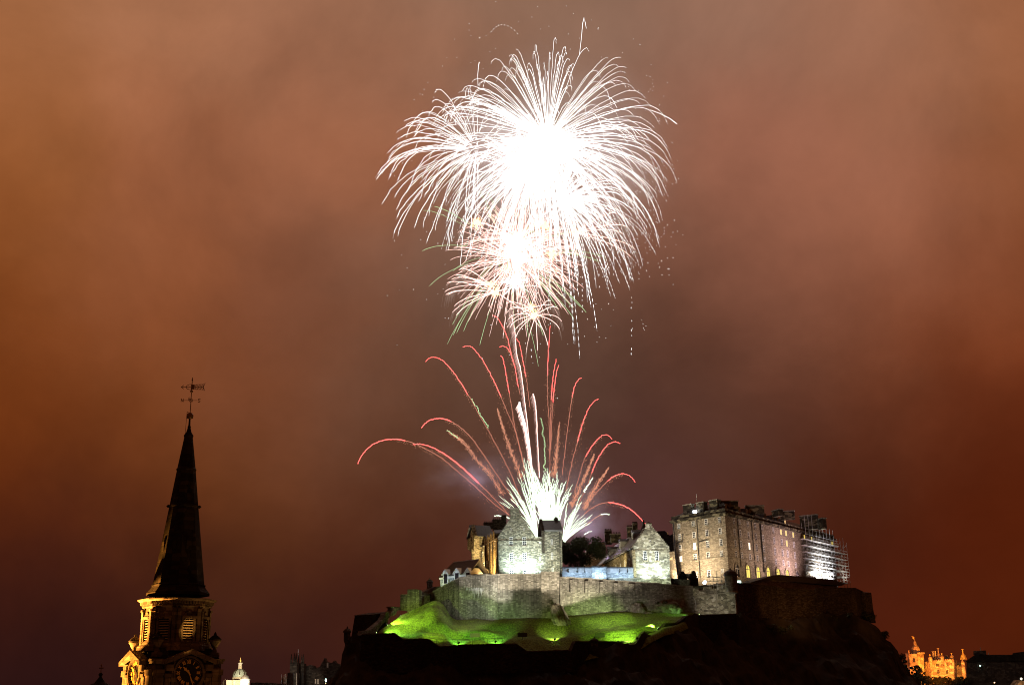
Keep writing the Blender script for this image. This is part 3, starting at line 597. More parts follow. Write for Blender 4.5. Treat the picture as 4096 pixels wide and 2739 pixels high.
for t, zf in ((.13,.62),(.36,.45),(.60,.33)):                    # dormers on the long roof
    c = E0b+dirv*t; q = c.lerp(RG+dirv*t, zf); uu = (q-S.A).dot(S.d); off = (q-S.A).dot(S.n)
    mb = MB(); S.rect(mb, uu-1.1, q.z-.4, uu+1.1, q.z+2.0, off+1.0, off-1.8); dm = mb.build('dormer', M['bluewall'], root)
    mb = MB(); S.prism(mb, [(uu-1.4,q.z+2.003),(uu+1.4,q.z+2.003),(uu,q.z+2.9)], off+1.2, off-2.2); mb.build('dormer_roof', M['slate'], dm)
    window_uv(dm, S, uu-.8, q.z+.1, uu+.8, q.z+1.8, off=off+1.0, sill=False)
for i, t in enumerate((.06,.16,.27,.38,.50,.63)):
    uu = S.L*t; window_uv(root, S, uu-.55, e0[1]-5.6, uu+.55, e0[1]-2.2, cols=2, rows=3, bar=.12)
for x0, y0, x1, y1, Yc in ((2421,2118,2448,2175,398),(2443,2131,2484,2168,392),(2510,2104,2533,2145,378),(2533,2090,2552,2142,372)):
    pb = pl_px((x0,y1,Yc), (x1,y1,Yc)); chimney(root, pb, x0, y0, x1, y1, 0, 1.8, 'chim', 4)
mb = MB(); p = P(2575,2110,372); mb.lathe(p, [(p.z-1,1.0),(p.z+.8,.55),(p.z+3.2,.03)], 8); mb.build('spirelet', M['slate'], root)
# battered plinth under the hall and the blue lit wall
root = thing('hall_plinth', P(2560,2340,357), 'low pale plinth wall at the foot of the gabled hall', 'wall')
Q = pl_px((2434,2330,353.5), (2684,2330,356.5)); mb = MB(); Q.ppx(mb, [(2434,2312),(2684,2312),(2685,2352),(2434,2352)], 0, -2.5); mb.build('wall_face', M['rubble'], root)
mb = MB(); Q.ppx(mb, [(2434,2310),(2684,2310),(2684,2314),(2434,2314)], .2, -2.6); mb.build('coping', M['cope'], root)
# low building with slate lean-to, lit blue
root = thing('low_range', P(2390,2315,353), 'low flat roofed range lit bluish white between the tall block and the hall', 'building')
Q = pl_px((2248,2300,357), (2533,2300,355)); mb = MB(); Q.ppx(mb, [(2248,2271),(2534,2271),(2534,2330),(2248,2330)], 0, -6); mb.build('wall', M['bluewall'], root)
mb = MB(); Q.ppx(mb, [(2246,2267),(2534,2267),(2534,2271),(2246,2271)], .6, -6.3); mb.build('flat_roof', M['slate'], root)
mb = MB(); Q.ppx(mb, [(2250,2272),(2368,2272),(2368,2288),(2250,2288)], .45, .02); Q.ppx(mb, [(2427,2272),(2533,2272),(2533,2290),(2427,2290)], .45, .02); mb.build('slate_canopy', M['lead'], root)
mb = MB(); Q.ppx(mb, [(2369,2270.5),(2426,2270.5),(2426,2322),(2369,2322)], 1.8, .02); pr = mb.build('porch', M['bluewall'], root)
mb = MB(); Q.ppx(mb, [(2367,2266.5),(2427,2266.5),(2427,2270),(2367,2270)], 2.2, -.5); mb.build('porch_roof', M['slate'], pr)
for x in (2383, 2403): window(pr, Q, x, 2290, x+9, 2308, cols=2, rows=3, bar=.1, off=1.8, surround='white')
for x in (2309,2340,2478,2510,2274): 
    mb = MB(); p = Q.px(x, 2287, .9); mb.box(p, .35, .9, .35); mb.tube([p+Vector((0,.4,.1)), p+Vector((0,-.5,.9))], .07); mb.build('bracket_lamp', M['hull'], root)
# dark house behind the tree
root = thing('dark_brick_house', P(2380,2260,410), 'dim reddish house just right of the tree with small pale windows', 'building')
Q = pl_px((2338,2260,412), (2425,2260,412)); mb = MB(); Q.ppx(mb, [(2338,2262),(2346,2195),(2358,2180),(2422,2166),(2430,2280),(2338,2280)], 0, -10); mb.build('wall', M['barr'], root)
mb = MB(); Q.ppx(mb, [(2357,2178),(2424,2163),(2424,2166.5),(2357,2181.5)], .4, -10.4); mb.build('roof', M['slate'], root)
for x, y in ((2364,2192),(2389,2186)): window(root, Q, x-2, y, x+2.2, y+11, cols=1, rows=2, bar=.12)
window(root, Q, 2379, 2222, 2383, 2236, cols=1, rows=2, lit='warmwin')
mb = MB(); Q.ppx(mb, [(2356,2200),(2358,2200),(2358,2266),(2356,2266)], .2, .02); mb.build('downpipe', M['pipe'], root)

# ------------------------------------------------------------------ barracks
C0, L0, R0 = P(2906,2150,385), P(2693,2150,403), P(3178,2180,430)
Lf, Rf = Pl(L0, C0), Pl(C0, R0)
EX = Rf.hit(3338,2200)[0]; uC = Lf.L; REND = Rf.pt(EX, 0); 
root = thing('barracks', C0.to_3d() if False else Vector((C0.x, C0.y, 40)), 'huge five storey brown barracks block on the right with rows of sash windows', 'building')
zc = Lf.hit(2904,2042)[1]; zb = P(2906,2350,385).z
bk = Vector((L0.x+REND.x-C0.x, L0.y+REND.y-C0.y, 0))
foot = [Vector((L0.x,L0.y,0)), Vector((C0.x,C0.y,0)), Vector((REND.x,REND.y,0)), bk]
def pris(mb, pts, z0, z1): mb.rings([[Vector((p.x,p.y,z0)) for p in pts], [Vector((p.x,p.y,z1)) for p in pts]])
def grow(pts, g):
    c = sum(pts, Vector())/len(pts); out = []
    for i, p in enumerate(pts):
        a = (p-pts[i-1]).normalized(); b = (pts[(i+1) % len(pts)]-p).normalized(); na = Vector((a.y,-a.x,0)); nb = Vector((b.y,-b.x,0))
        if na.dot(p-c) < 0: na, nb = -na, -nb
        bis = (na+nb); out.append(p + bis*(g/(1+na.dot(nb))))
    return out
mb = MB(); pris(mb, foot, zb-6, zc-1.4); mb.build('wall', M['barr'], root)
mb = MB(); pris(mb, grow(foot, .55), zc-1.397, zc-1.0); pris(mb, grow(foot, .8), zc-.997, zc-.5); pris(mb, grow(foot, .25), zc-.497, zc+.9); mb.build('cornice', M['chim'], root)
mb = MB(); pts0, pts1 = grow(foot, -.5), grow(foot, -6.5); mb.rings([[Vector((p.x,p.y,zc+.9)) for p in pts0], [Vector((p.x,p.y,zc+4.2)) for p in pts1]]); mb.build('roof', M['slate'], root)
zs = Lf.hit(2904,2226)[1]
mb = MB(); Lf.rect(mb, -.05, zs-.25, uC+.1, zs+.2, .28, 0); Rf.rect(mb, -.1, zs-.25, EX, zs+.2, .28, 0); mb.build('string_course', M['barr'], root)
# left face windows
ZR = [(2070,2095),(2111,2137),(2154,2182),(2203,2232)]
def zrow(col_x, k): return None
col = [(430,475,[(565,640),(725,820),(895,990),(1065,1165)]), (655,705,[(525,600),(690,785),(855,975),(1035,1135),(1310,1400)]), (855,905,[(490,580),(655,755),(830,935),(1005,1110),(1285,1400)]), (1065,1112,[(460,545),(625,725),(800,905),(980,1085),(1265,1330)])]
o3 = lambda x, y: (2600+x/3.908, 1950+y/3.908)
rowz = []
for ci, (x0, x1, rows) in enumerate(col):
    for ri, (y0, y1) in enumerate(rows):
        dx = ri*11; a = o3(x0+dx*(1.0 if ri < 4 else 1.05), y0); b = o3(x1+dx, y1)
        lit = {(0,3):'hotwin', (1,2):'hotwin'}.get((ci, ri))
        window(root, Lf, a[0], a[1], b[0], b[1], cols=2, rows=3, bar=.12, lit=lit, label='brightly lit window')
        if ci == 3: rowz.append((Lf.hit(a[0],a[1])[1], Lf.hit(b[0],b[1])[1]))
# right face windows
cx9 = [1308, 1397, 1524, 1638, 1750, 1922, 2040, 2118, 2230]
litset = {(6,0):'yelwin', (7,0):'yelwin', (8,0):'yelwin', (7,1):'yelwin', (2,2):'hotwin'}
for ci, x in enumerate(cx9):
    uu = Rf.hit(*o3(x, 520+(x-1308)*.16))[0]
    for ri in range(4):
        zt_, zb_ = rowz[ri]; window_uv(root, Rf, uu-.72, zb_-.1, uu+.72, zt_, cols=2, rows=4, bar=.12, lit=litset.get((ci, ri)), label='window lit yellow from inside')
SCU0 = Rf.hit(3205,2200)[0]
for i in range(5):
    uu = SCU0+4+i*(EX-SCU0-6)/4
    for ri in range(4):
        zt_, zb_ = rowz[ri]; window_uv(root, Rf, uu-.72, zb_-.1, uu+.72, zt_, cols=2, rows=4, bar=.12, lit='yelwin' if (ri == 0 and i in (0,1,4)) else None, label='window lit yellow behind the scaffold')
# arched ground floor windows
for x0, x1, y0, y1, lit in ((1330,1388,1200,1400,None),(1485,1568,1212,1395,'yelwin'),(1650,1720,1240,1400,'yelwin'),(1800,1882,1247,1352,'yelwin'),(1955,2036,1265,1368,'yelwin'),(2105,2172,1285,1372,'yelwin'),(2258,2332,1302,1385,None)):
    a = Rf.hit(*o3(x0, y1)); b = Rf.hit(*o3(x1, y0)); u0, u1 = a[0], b[0]; zt_ = b[1]; um = (u0+u1)/2; rr = min((u1-u0)/2*.82, 1.5); zz0 = zt_-rr-2.7
    def archpts(r, zbot, zs_): return [(um+r, zbot)]+[(um+r*math.cos(t*math.pi/10), zs_+r*math.sin(t*math.pi/10)) for t in range(11)]+[(um-r, zbot)]
    o_, i_ = archpts(rr+.55, zz0, zt_-rr), archpts(rr, zz0, zt_-rr)
    mb = MB()
    for i in range(len(o_)-1): Rf.prism(mb, [o_[i], o_[i+1], i_[i+1], i_[i]], .3, -.05)
    aw = mb.build('arched_window', M['barr'], root)
    if lit: aw['label'] = 'arched window lit yellow'
    mb = MB(); Rf.prism(mb, i_, .04, -.05); mb.build('pane', M[lit] if lit else M['glass'], aw)
    mb = MB(); Rf.rect(mb, um-.09, zz0, um+.09, zt_-.05, .10, .02); Rf.rect(mb, um-rr, zt_-rr-.1, um+rr, zt_-rr+.1, .11, .02); mb.build('glazing_bars', M['white'] if not lit else M['yelwin'] if False else M['cope'], aw)
for pl_, pts in ((Lf, [(373,540),(412,1150),(432,1185),(440,1320)]), (Lf, [(735,480),(790,1410)]), (Rf, [(1352,440),(1415,1240)]), (Rf, [(1570,480),(1640,1290)]), (Rf, [(1700,510),(1770,1320)]), (Rf,[(1712,510),(1782,1320)]), (Lf, [(412,865),(520,840),(520,715)]), (Lf, [(765,848),(905,815)])):
    mb = MB(); mb.tube([pl_.px(*o3(*p), .25) for p in pts], .13); mb.build('downpipe', M['pipe'], root)
for x0, x1, y0, y1, of in ((495,615,242,475,-1.0),(700,820,207,450,-1.0),(905,1030,172,410,-1.0)):
    a = o3(x0, y0); b = o3(x1, y1); chimney(root, Lf, a[0], a[1], b[0], b[1], of, 2.0, 'chim', 0)
for x0, x1, y0, y1 in ((1095,1385,192,345),(1505,1790,262,400),(1905,2025,332,430),(2035,2260,347,490)):
    a = o3(x0, (y0)); b = o3(x1, y1); pb = pl_px((a[0],b[1],392+(x0-1095)*.032), (b[0],b[1],392+(x1-1095)*.032-9)); chimney(root, pb, a[0], a[1], b[0], b[1], 0, 1.6, 'chim', 0)
for x0, x1, y0, y1 in ((870,1138,415,640),(1145,1225,465,640)):
    a = (2980+x0/3.92, 1950+y0/3.92); b = (2980+x1/3.92, 1950+y1/3.92); pb = pl_px((a[0],b[1],444), (b[0],b[1],440)); chimney(root, pb, a[0], a[1], b[0], b[1], 0, 1.6, 'chim', 0)
for x, y0, y1, lit in ((1237,300,352,0),(1447,335,388,0),(1562,352,402,0),(1674,370,420,0),(1848,402,450,0),(1965,425,470,0),(2040,437,480,0),(2152,455,512,1)):
    p = o3(x, (y0+y1)/2); uu = Rf.hit(*p)[0]; z0 = zc+.95
    mb = MB(); Rf.rect(mb, uu-.9, z0-.3, uu+.9, z0+2.2, -1.2, -5); dm = mb.build('dormer', M['slate'], root)
    window_uv(dm, Rf, uu-.6, z0+.2, uu+.6, z0+1.9, off=-1.2, sill=False, lit='warmwin' if lit else None, label='dormer window lit orange')
mb = MB(); p = Lf.px(2779,2046,-1.5); mb.tube([p-Vector((0,0,1)), p+Vector((0,0,6.0))], [.11,.06]); mb.blob(p+Vector((0,0,6.1)), .2); fp = tag(mb.build('flagpole', M['white']), 'thin white flagpole on the barracks roof between the first two chimneys', 'flagpole')
mb = MB(); p = Lf.px(2776,2050,-.5); mb.box(p, 1.2, .5, 1.6, Lf.rz); o = mb.build('lit_hatch', M['lensw'], root); o['label'] = 'small bluish white lit hatch at the roof edge'
# link wall between hall and barracks, and little dark house below
root = thing('link_wall', P(2690,2330,400), 'dim brown link wall with a half round window between hall and barracks', 'wall')
Q = pl_px((2676,2300,396), (2712,2300,396)); mb = MB(); Q.ppx(mb, [(2672,2206),(2698,2204),(2712,2330),(2672,2330)], 0, -3); mb.build('wall_face', M['barr'], root)
mb = MB(); Q.ppx(mb, [(2678,2239),(2681,2231),(2690,2226),(2690,2238)], .1, -.1); o = mb.build('half_round_window', M['warmwin'], root)
mb = MB(); Q.ppx(mb, [(2694,2240),(2697.5,2240),(2698.5,2254),(2695,2254)], .1, -.1); mb.build('slit_window', M['warmwin'], root)
root = thing('crow_step_cottage', P(2745,2340,378), 'small unlit cottage with two dark stepped gables below the barracks', 'building')
Q = pl_px((2700,2330,378), (2790,2330,374)); mb = MB()
a, b, c = Q.hit(2710,2318), Q.hit(2727,2284), Q.hit(2746,2312); a2, b2, c2 = Q.hit(2756,2316), Q.hit(2772,2283), Q.hit(2788,2318)
Q.prism(mb, [Q.hit(2706,2345), a]+steps(a, b, 4)+steps(b, c, 4)+[c, Q.hit(2746,2345)], 0, -1); Q.prism(mb, [Q.hit(2752,2345), a2]+steps(a2, b2, 4)+steps(b2, c2, 4)+[c2, Q.hit(2790,2345)], .5, -1); mb.build('gable', M['cliffst'], root)
mb = MB(); Q.ppx(mb, [(2727,2292),(2772,2292),(2780,2312),(2718,2312)], -1.1, -1.5); mb.build('roof', M['slateb'], root)
Q = pl_px((2684,2340,366), (2800,2340,362)); root = thing('yard_wall', P(2720,2350,365), 'dark mossy yard wall in front of the stepped cottage', 'wall'); mb = MB(); Q.ppx(mb, [(2684,2314),(2758,2318),(2758,2346),(2900,2330),(2900,2360),(2684,2350)], 0, -1); mb.build('wall_face', M['darkst'], root)
mb = MB(); Q.ppx(mb, [(2683,2312.5),(2758,2316.5),(2758,2319),(2683,2315)], .2, -1.2); mb.build('coping', M['cliffst'], root)
# long dark shed roof right of the turret
root = thing('long_store', P(3180,2360,368), 'long dark store with a hipped roof below the lit arched windows of the barracks', 'building')
Q = pl_px((3000,2340,366), (3345,2340,380)); mb = MB(); Q.ppx(mb, [(3003,2326),(3088,2318),(3272,2338),(3345,2345),(3345,2372),(3003,2350)], 0, -8); mb.build('wall', M['barr'], root)
mb = MB(); Q.ppx(mb, [(3000,2328),(3082,2302),(3110,2298),(3332,2318),(3372,2338),(3360,2342),(3272,2336),(3090,2319)], .8, -8.5); mb.build('roof', M['slate'], root)
mb = MB(); p = P(2955,2326,352); mb.box(p, 1.3, .3, .7, .2); rt = tag(mb.build('lit_sign_box', M['bulbc']), 'small glowing white panel just right of the round turret', 'light')

# dark far roofs between hall and barracks
root = thing('far_roof', P(2660,2200,440), 'black distant roof with chimneys seen between the hall gable and the barracks', 'building')
Q = pl_px((2600,2200,440), (2720,2200,440)); mb = MB(); Q.ppx(mb, [(2632,2123),(2660,2122),(2672,2136),(2680,2140),(2692,2134),(2720,2140),(2720,2260),(2600,2260),(2600,2140)], 0, -8); mb.build('wall', M['cliffst'], root)
mb = MB(); Q.ppx(mb, [(2668,2130),(2671,2128),(2673,2135),(2670,2137)], .2, -.5); mb.build('finial', M['gilt'], root)

# ------------------------------------------------------------------ scaffold on the barracks
root = thing('scaffold', Rf.pt(SCU0, 40, 1), 'tall tube scaffold with lit board decks wrapping the right end of the barracks', 'scaffold')
u0 = SCU0-.5; u1 = EX+9.0; zd = [Rf.hit(3213,y)[1] for y in (2158,2183,2208,2233,2257,2281,2306)]; zlow = zd[-1]-5; ztop = Rf.hit(3240,2080)[1]
mbp = MB(); n = 12
for i in range(n+1):
    uu = u0+2+(u1-u0-2)*i/n; zt_ = ztop-2 if uu < EX-2 else zd[0]+3.2+random.uniform(-1,1.5)
    if i in (1,2): zt_ = Rf.hit(3225,2062)[1]
    for of in (.35, 1.75): mbp.tube([Rf.pt(uu, zlow, of), Rf.pt(uu, zt_, of)], .055)
mbp.build('standards', M['steel'], root)
for k, z in enumerate(zd):
    ue = u1 if k > 0 else EX+2
    mb = MB(); Rf.rect(mb, u0+k*.25, z, EX+.6, z+.10, 2.0, .25); mb.build('deck', M['deck'], root)
    mb = MB()
    for dz in (1.05, .55, 1.95):
        for of in (1.75,): mb.tube([Rf.pt(u0+1.5, z+dz, of), Rf.pt(EX+.6, z+dz, of)], .05)
    for i in range(14):
        a = u0+1.5+(EX-u0-1)*i/14; b = a+(EX-u0-1)/14; mb.tube([Rf.pt(a, z+.55, 1.75), Rf.pt(b, z+1.05, 1.75)], .035)
    mb.build('guard_rails', M['steel'], root)
    mb = MB()
    if k > 0:
        Rf.rect(mb, EX+.9, z-.05, ue, z+.04, 1.9, -3.0)
        mb.tube([Rf.pt(EX+.6, z+1, 1.9), Rf.pt(ue, z+1, 1.9)], .05); mb.tube([Rf.pt(EX+1, z, 1.9), Rf.pt(EX+5.5, z+3.6, 1.9)], .05); mb.tube([Rf.pt(EX+5.5, z, 1.0), Rf.pt(EX+1, z+3.6, 1.0)], .05); mb.tube([Rf.pt(EX+6, z, -2), Rf.pt(ue, z+3.6, 1.7)], .05)
        mb.build('stair_bay', M['steel'], root)
# small scaffold by the turret
p = P(2868,2345,343); root = thing('small_scaffold', p, 'small tube scaffold standing on the parapet left of the round turret', 'scaffold'); mb = MB()
for dx in (-2.1,-.9,.3,1.6):
    for dy in (0,1.2): mb.tube([p+Vector((dx,dy,-.5)), p+Vector((dx,dy,3.4 if dx != .3 else 4.6))], .05)
for z in (.6,1.7,2.8): 
    for dy in (0,1.2): mb.tube([p+Vector((-2.6,dy,z)), p+Vector((2.1,dy,z))], .05)
mb.build('tubes', M['steel'], root)
# ------------------------------------------------------------------ trees and shrubs
def leafcloud(blobs, n, size, seed):
    rnd = random.Random(seed); mb = MB()
    wsum_ = sum(b[1]**2 for b in blobs)
    for c, r, sq in blobs:
        for _ in range(int(n*r*r/wsum_)):
            d = Vector((rnd.gauss(0,1), rnd.gauss(0,1), rnd.gauss(0,1))).normalized()*r*(rnd.random()**.35)*(1+.22*noise.noise(Vector(c)*.3+Vector((rnd.random()*3,0,0))))
            p = Vector(c)+Vector((d.x, d.y, d.z*sq)); a = Vector((rnd.gauss(0,1), rnd.gauss(0,1), rnd.gauss(0,1))).normalized(); b = a.orthogonal().normalized(); s = size*(.6+rnd.random()*.9)
            mb.add([p-a*s, p+b*s*.55, p+a*s, p-b*s*.55], [(0,1,2,3)])
    return mb
def tree(px, ytop, ybase, w, Y, label, n=2600, seed=1, group='trees by the castle', name='tree', ls=.33):
    base = P(px, ybase, Y); top = P(px, ytop, Y); H = top.z-base.z; R = w*Y/FPX/2; rnd = random.Random(seed)
    root = thing(name, base, label, 'tree', group)
    mb = MB(); mb.tube([base-Vector((0,0,1.5)), base+Vector((.1,0,H*.3)), base+Vector((-.1,.1,H*.55)), base+Vector((.1,0,H*.8))], [R*.08,R*.065,R*.045,R*.015], 7)
    bl = []
    for i in range(22):
        a = rnd.random()*6.283; rr = R*(.15+.75*rnd.random()**.7); zf = .18+.62*rnd.random(); c = base+Vector((rr*math.cos(a), rr*math.sin(a)*.8, H*zf)); bl.append((c, R*(.15+.22*rnd.random()), .8))
        mb.tube([base+Vector((0,0,H*.3)), base.lerp(c,.5)+Vector((0,0,H*.12)), c], [R*.035,R*.022,R*.008], 5)
    bl.append((base+Vector((0,0,H*.78)), R*.36, .62))
    mb.build('trunk', M['bark'], root); leafcloud(bl, n, ls, seed).build('crown', M['leaf'], root, fix=False)
    return root
tree(2328, 2134, 2285, 200, 396, 'dark round tree between the tall gabled block and the reddish house', 7000, 3, ls=.36)
tree(2283, 2158, 2275, 60, 400, 'small dark tree squeezed against the right side of the tall gabled block', 1500, 8, ls=.3)
def shrub(px, py, w, h, Y, label, n=700, seed=1, group='shrubs on the crag', ls=.3):
    c = P(px, py, Y); s = Y/FPX; rnd = random.Random(seed); bl = [(c+Vector((rnd.uniform(-.4,.4)*w*s, rnd.uniform(-.3,.3)*w*s, rnd.uniform(.1,.6)*h*s)), h*s*(.35+.25*rnd.random()), .8) for _ in range(7)]
    root = thing('shrub', c, label, 'shrub', group)
    leafcloud(bl, n, ls, seed).build('foliage', M['leaf'], root, fix=False)
    mb = MB(); [mb.tube([c-Vector((0,0,.6)), b[0]], [.09,.03]) for b in bl[:4]]; mb.build('stems', M['bark'], root)
shrub(2665,2418,90,18,347.2,'low scrub growing over the wide pale rock under the wall', 420, 2, ls=.22)
shrub(3478,2476,40,26,379,'dark shrub at the foot of the last buttress on the crag edge', 500, 4)
shrub(3535,2545,40,24,374,'dark shrub clinging to the middle of the right crag edge', 400, 5)
shrub(3602,2640,36,30,372,'dark shrub low on the right crag edge beside the orange school', 420, 6)
shrub(3330,2480,150,30,366,'wide dark scrub below the unlit curtain wall', 900, 7)
shrub(3130,2530,200,40,352,'dark scrub on the crag face under the middle of the unlit wall', 900, 9)
shrub(2925,2470,60,14,343,'dark scrub under the corner of the pale curtain wall end', 300, 10, ls=.22)

# ------------------------------------------------------------------ floodlights
def flood(px, py, Y, aim, col, power, label, lens='lensg', size=.35, angle=130, blend=.8, push=.5, group='small floodlights on the grass bank'):
    b = P(px, py, Y); root = thing('floodlight', b, label, 'floodlight', group); a = (Vector(aim)-b).normalized()
    mb = MB(); r = a.orthogonal().normalized(); q = a.cross(r); s = size
    def bx(mb, c, ex, ey, ez):
        pts = [c+r*ex*x+q*ey*y+a*ez*z for z in (-.5,.5) for x, y in ((-.5,-.5),(.5,-.5),(.5,.5),(-.5,.5))]
        mb.add(pts, [(0,3,2,1),(4,5,6,7),(0,1,5,4),(1,2,6,5),(2,3,7,6),(3,0,4,7)])
    bx(mb, b+Vector((0,0,.35)), s*1.6, s*1.2, s*.9); mb.build('housing', M['hull'], root)
    mb = MB(); bx(mb, b+Vector((0,0,.35))+a*(s*.46+.03), s*1.3, s*.95, .05); mb.build('lens', M[lens], root)
    mb = MB(); mb.tube([b-Vector((0,0,.4)), b+Vector((0,0,.25))], .06); mb.build('bracket', M['pipe'], root)
    lamp('SPOT', b+Vector((0,0,1.2))+a*(s*.5+push), power*(7 if lens == 'lensg' else 1), col, (b.lerp(Vector(aim), 5/(Vector(aim)-b).length)+Vector((0,0,-.35))) if lens == 'lensg' else aim, .12, 62 if lens == 'lensg' else angle, blend)
GREEN = (.60, 1, .12)
flood(1599,2466,334, P(1700,2450,341)+Vector((0,0,.6)), (.50,1,.18), 1300, 'floodlight at the left foot of the grassy mound, highest of the three by the stair')
flood(1546,2502,324, P(1680,2478,332)+Vector((0,0,1.0)), GREEN, 2600, 'floodlight halfway up the stair edge of the green bank')
flood(1503,2536,316.5, P(1640,2520,322)+Vector((0,0,1.0)), (.42,1,.22), 2600, 'floodlight at the lowest left tip of the green bank')
flood(1835,2575,314.6, P(1835,2535,326)+Vector((0,0,1.5)), (.35,1,.22), 1600, 'left one of two green floodlights behind the railing at the foot of the bank')
flood(1982,2570,314.0, P(1982,2535,324)+Vector((0,0,1.5)), (.35,1,.22), 1600, 'right one of two green floodlights behind the railing at the foot of the bank')
flood(2219,2560,319.5, P(2214,2548,325)+Vector((0,0,.6)), (.72,1,.26), 1300, 'yellowish floodlight alone in the dark grass below the tall rock')
flood(2549,2556,314.5, P(2470,2525,326)+Vector((0,0,1.8)), (.60,1,.20), 3000, 'floodlight at the foot of the rampart right of the short black railing')
flood(2634,2518,324.5, P(2500,2490,334)+Vector((0,0,2.0)), (.60,1,.20), 3000, 'floodlight on the right of the bank, one rampart step above the railing')
flood(2800,2463,343, P(2690,2458,346)+Vector((0,0,.8)), (.42,1,.25), 450, 'floodlight at the top right end of the green bank below the pale wall')
GF = 1.7  # the spots below have no fixture, added in front to brighten the grass
for lx, ly, lY, up_, pw, ax, ay, aY, an in ((1560,2520,306,6,26000,1690,2462,340,32),(1500,2560,304,7,26000,1610,2524,325,27),(1640,2570,300,8,22000,1765,2545,325,24),(1800,2590,298,9,14000,1920,2562,321,22),
    (2540,2580,294,10,24000,2610,2512,331,22),(2480,2580,294,10,24000,2500,2532,327,24),(2400,2590,294,10,16000,2390,2532,328,24)):
    lamp('SPOT', P(lx,ly,lY)+Vector((0,0,up_)), pw*(2.6 if lx < 2000 else 1.6), (.66,1,.15) if lx < 2000 else (.50,1,.09), P(ax,ay,aY), .4, an, 1)
# added wall lights, each with an invented hood whose edge cuts the shadow line
def hooded(px, py, Y, aimpx, cutpx, col, power, label, angle=100):
    b = P(px, py, Y); tgt = P(*aimpx); cut = P(*cutpx); root = thing('added_hooded_floodlight', b, label, 'floodlight', 'added hooded floodlights aimed at the wall')
    src = b+Vector((0,0,.5)); dirc = (cut-src).normalized(); e = src+dirc*.62; f = Vector((dirc.x, dirc.y, 0)).normalized(); s = Vector((f.y,-f.x,0))
    mb = MB(); mb.add([e-s*1.3, e+s*1.3, e+s*1.3-Vector((0,0,.8)), e-s*1.3-Vector((0,0,.8)), e-s*1.3+f*.04, e+s*1.3+f*.04, e+s*1.3+f*.04-Vector((0,0,.8)), e-s*1.3+f*.04-Vector((0,0,.8))], [(0,1,2,3),(7,6,5,4),(0,4,5,1),(1,5,6,2),(2,6,7,3),(3,7,4,0)])
    mb.build('hood', M['hull'], root)
    mb = MB(); mb.box(src-f*.42+Vector((0,0,e.z-src.z-.42)), 2.7, .10, 1.1, math.atan2(s.y, s.x)); mb.build('screen_plate', M['hull'], root)  # added plate that screens the brightly lit hood from the camera
    mb = MB(); mb.box(src-f*.25, .4, .2, .3, math.atan2(s.y, s.x)); mb.build('housing', M['hull'], root)
    mb = MB(); mb.tube([b-Vector((0,0,.8)), src-f*.35], .06); mb.build('bracket', M['pipe'], root)
    lamp('SPOT', src, power*8, col, tgt, .02, angle, .5)
WARM = (1,.86,.66)
hooded(2090,2545,322, (2100,2340,340), (2100,2352,340), WARM, 9500, 'added hooded floodlight in the dark grass below the middle of the wall', 90)
hooded(2400,2545,323, (2430,2345,344), (2430,2371,344), WARM, 8500, 'added hooded floodlight in the grass right of the tall rock', 95)
hooded(2640,2535,330, (2680,2370,349), (2680,2384,349), WARM, 5500, 'added hooded floodlight in the grass below the right end of the wall', 95)
hooded(1900,2545,322, (1915,2345,347), (1915,2360,347), (1,.92,.80), 7000, 'added hooded floodlight in the grass below the left end of the wall', 55)
lamp('SPOT', P(1840,2570,316)+Vector((0,0,6)), 30000, (1,.96,.90), P(1880,2385,347), .6, 58, 1)  # this and the next five: unseen fill lamps added to brighten the walls
lamp('SPOT', P(2085,2570,316)+Vector((0,0,6)), 8000, (1,.93,.82), P(2080,2390,340), .6, 44, 1)
lamp('SPOT', P(2440,2570,316)+Vector((0,0,6)), 17000, (1,.92,.80), P(2440,2385,344), .6, 64, 1)
lamp('SPOT', P(2800,2462,341)+Vector((0,-1,1)), 2600, (1,.92,.72), P(2860,2395,347), .4, 100, 1)
lamp('SPOT', P(1600,2500,325)+Vector((0,0,2)), 2600, (1,.96,.85), P(1625,2405,350), .5, 30, 1)
lamp('SPOT', P(2203,2560,321)+Vector((0,0,3)), 6500, (1,.82,.58), P(2203,2375,338), .4, 26, .8)
# building lights
UPK = 2.4
def up(pl, px, py, off, power, col, aim, angle=120, blend=1, size=.3, kind='SPOT'):
    p = pl.px(px, py, off); return lamp(kind, p, power*UPK, col, pl.px(aim[0], aim[1], aim[2] if len(aim) > 2 else 0), size, angle, blend)
F1 = pl_px((1996,2295,362), (2250,2295,364))
up(F1, 2045, 2298, 4.2, 4300, (.80,1,.95), (2050,2235), 120)
up(F1, 2125, 2298, 4.2, 5600, (.80,1,.95), (2115,2240), 120)
up(F1, 2215, 2296, 6, 2200, (.95,1,.80), (2205,2200), 120)
up(F1, 2100, 2299, 14, 4600, (1,.96,.76), (2090,2120), 75)
up(F1, 2200, 2299, 14, 2600, (1,.96,.80), (2200,2170), 70)
S1 = pl_px((1994,2295,362.6), (1921,2295,398))
up(S1, 1979, 2303, 4.5, 12000, (1,.60,.20), (1972,2240), 120)
up(S1, 1956, 2303, 4, 9000, (1,.74,.34), (1930,2230), 120)
lamp('SPOT', P(1906,2303,386), 17000, (1,.78,.40), P(1904,2215,396), .3, 90, 1)
lamp('SPOT', P(1912,2303,384), 16000, (1,.76,.38), P(1925,2150,395), .3, 50, 1)
F2 = pl_px((2536,2310,357), (2681,2310,360))
up(F2, 2570, 2309, 5, 2600, (.84,1,.94), (2575,2265), 120)
up(F2, 2640, 2309, 5, 2600, (.84,1,.94), (2635,2265), 120)
up(F2, 2605, 2312, 13, 3600, (1,.96,.78), (2603,2170), 85)
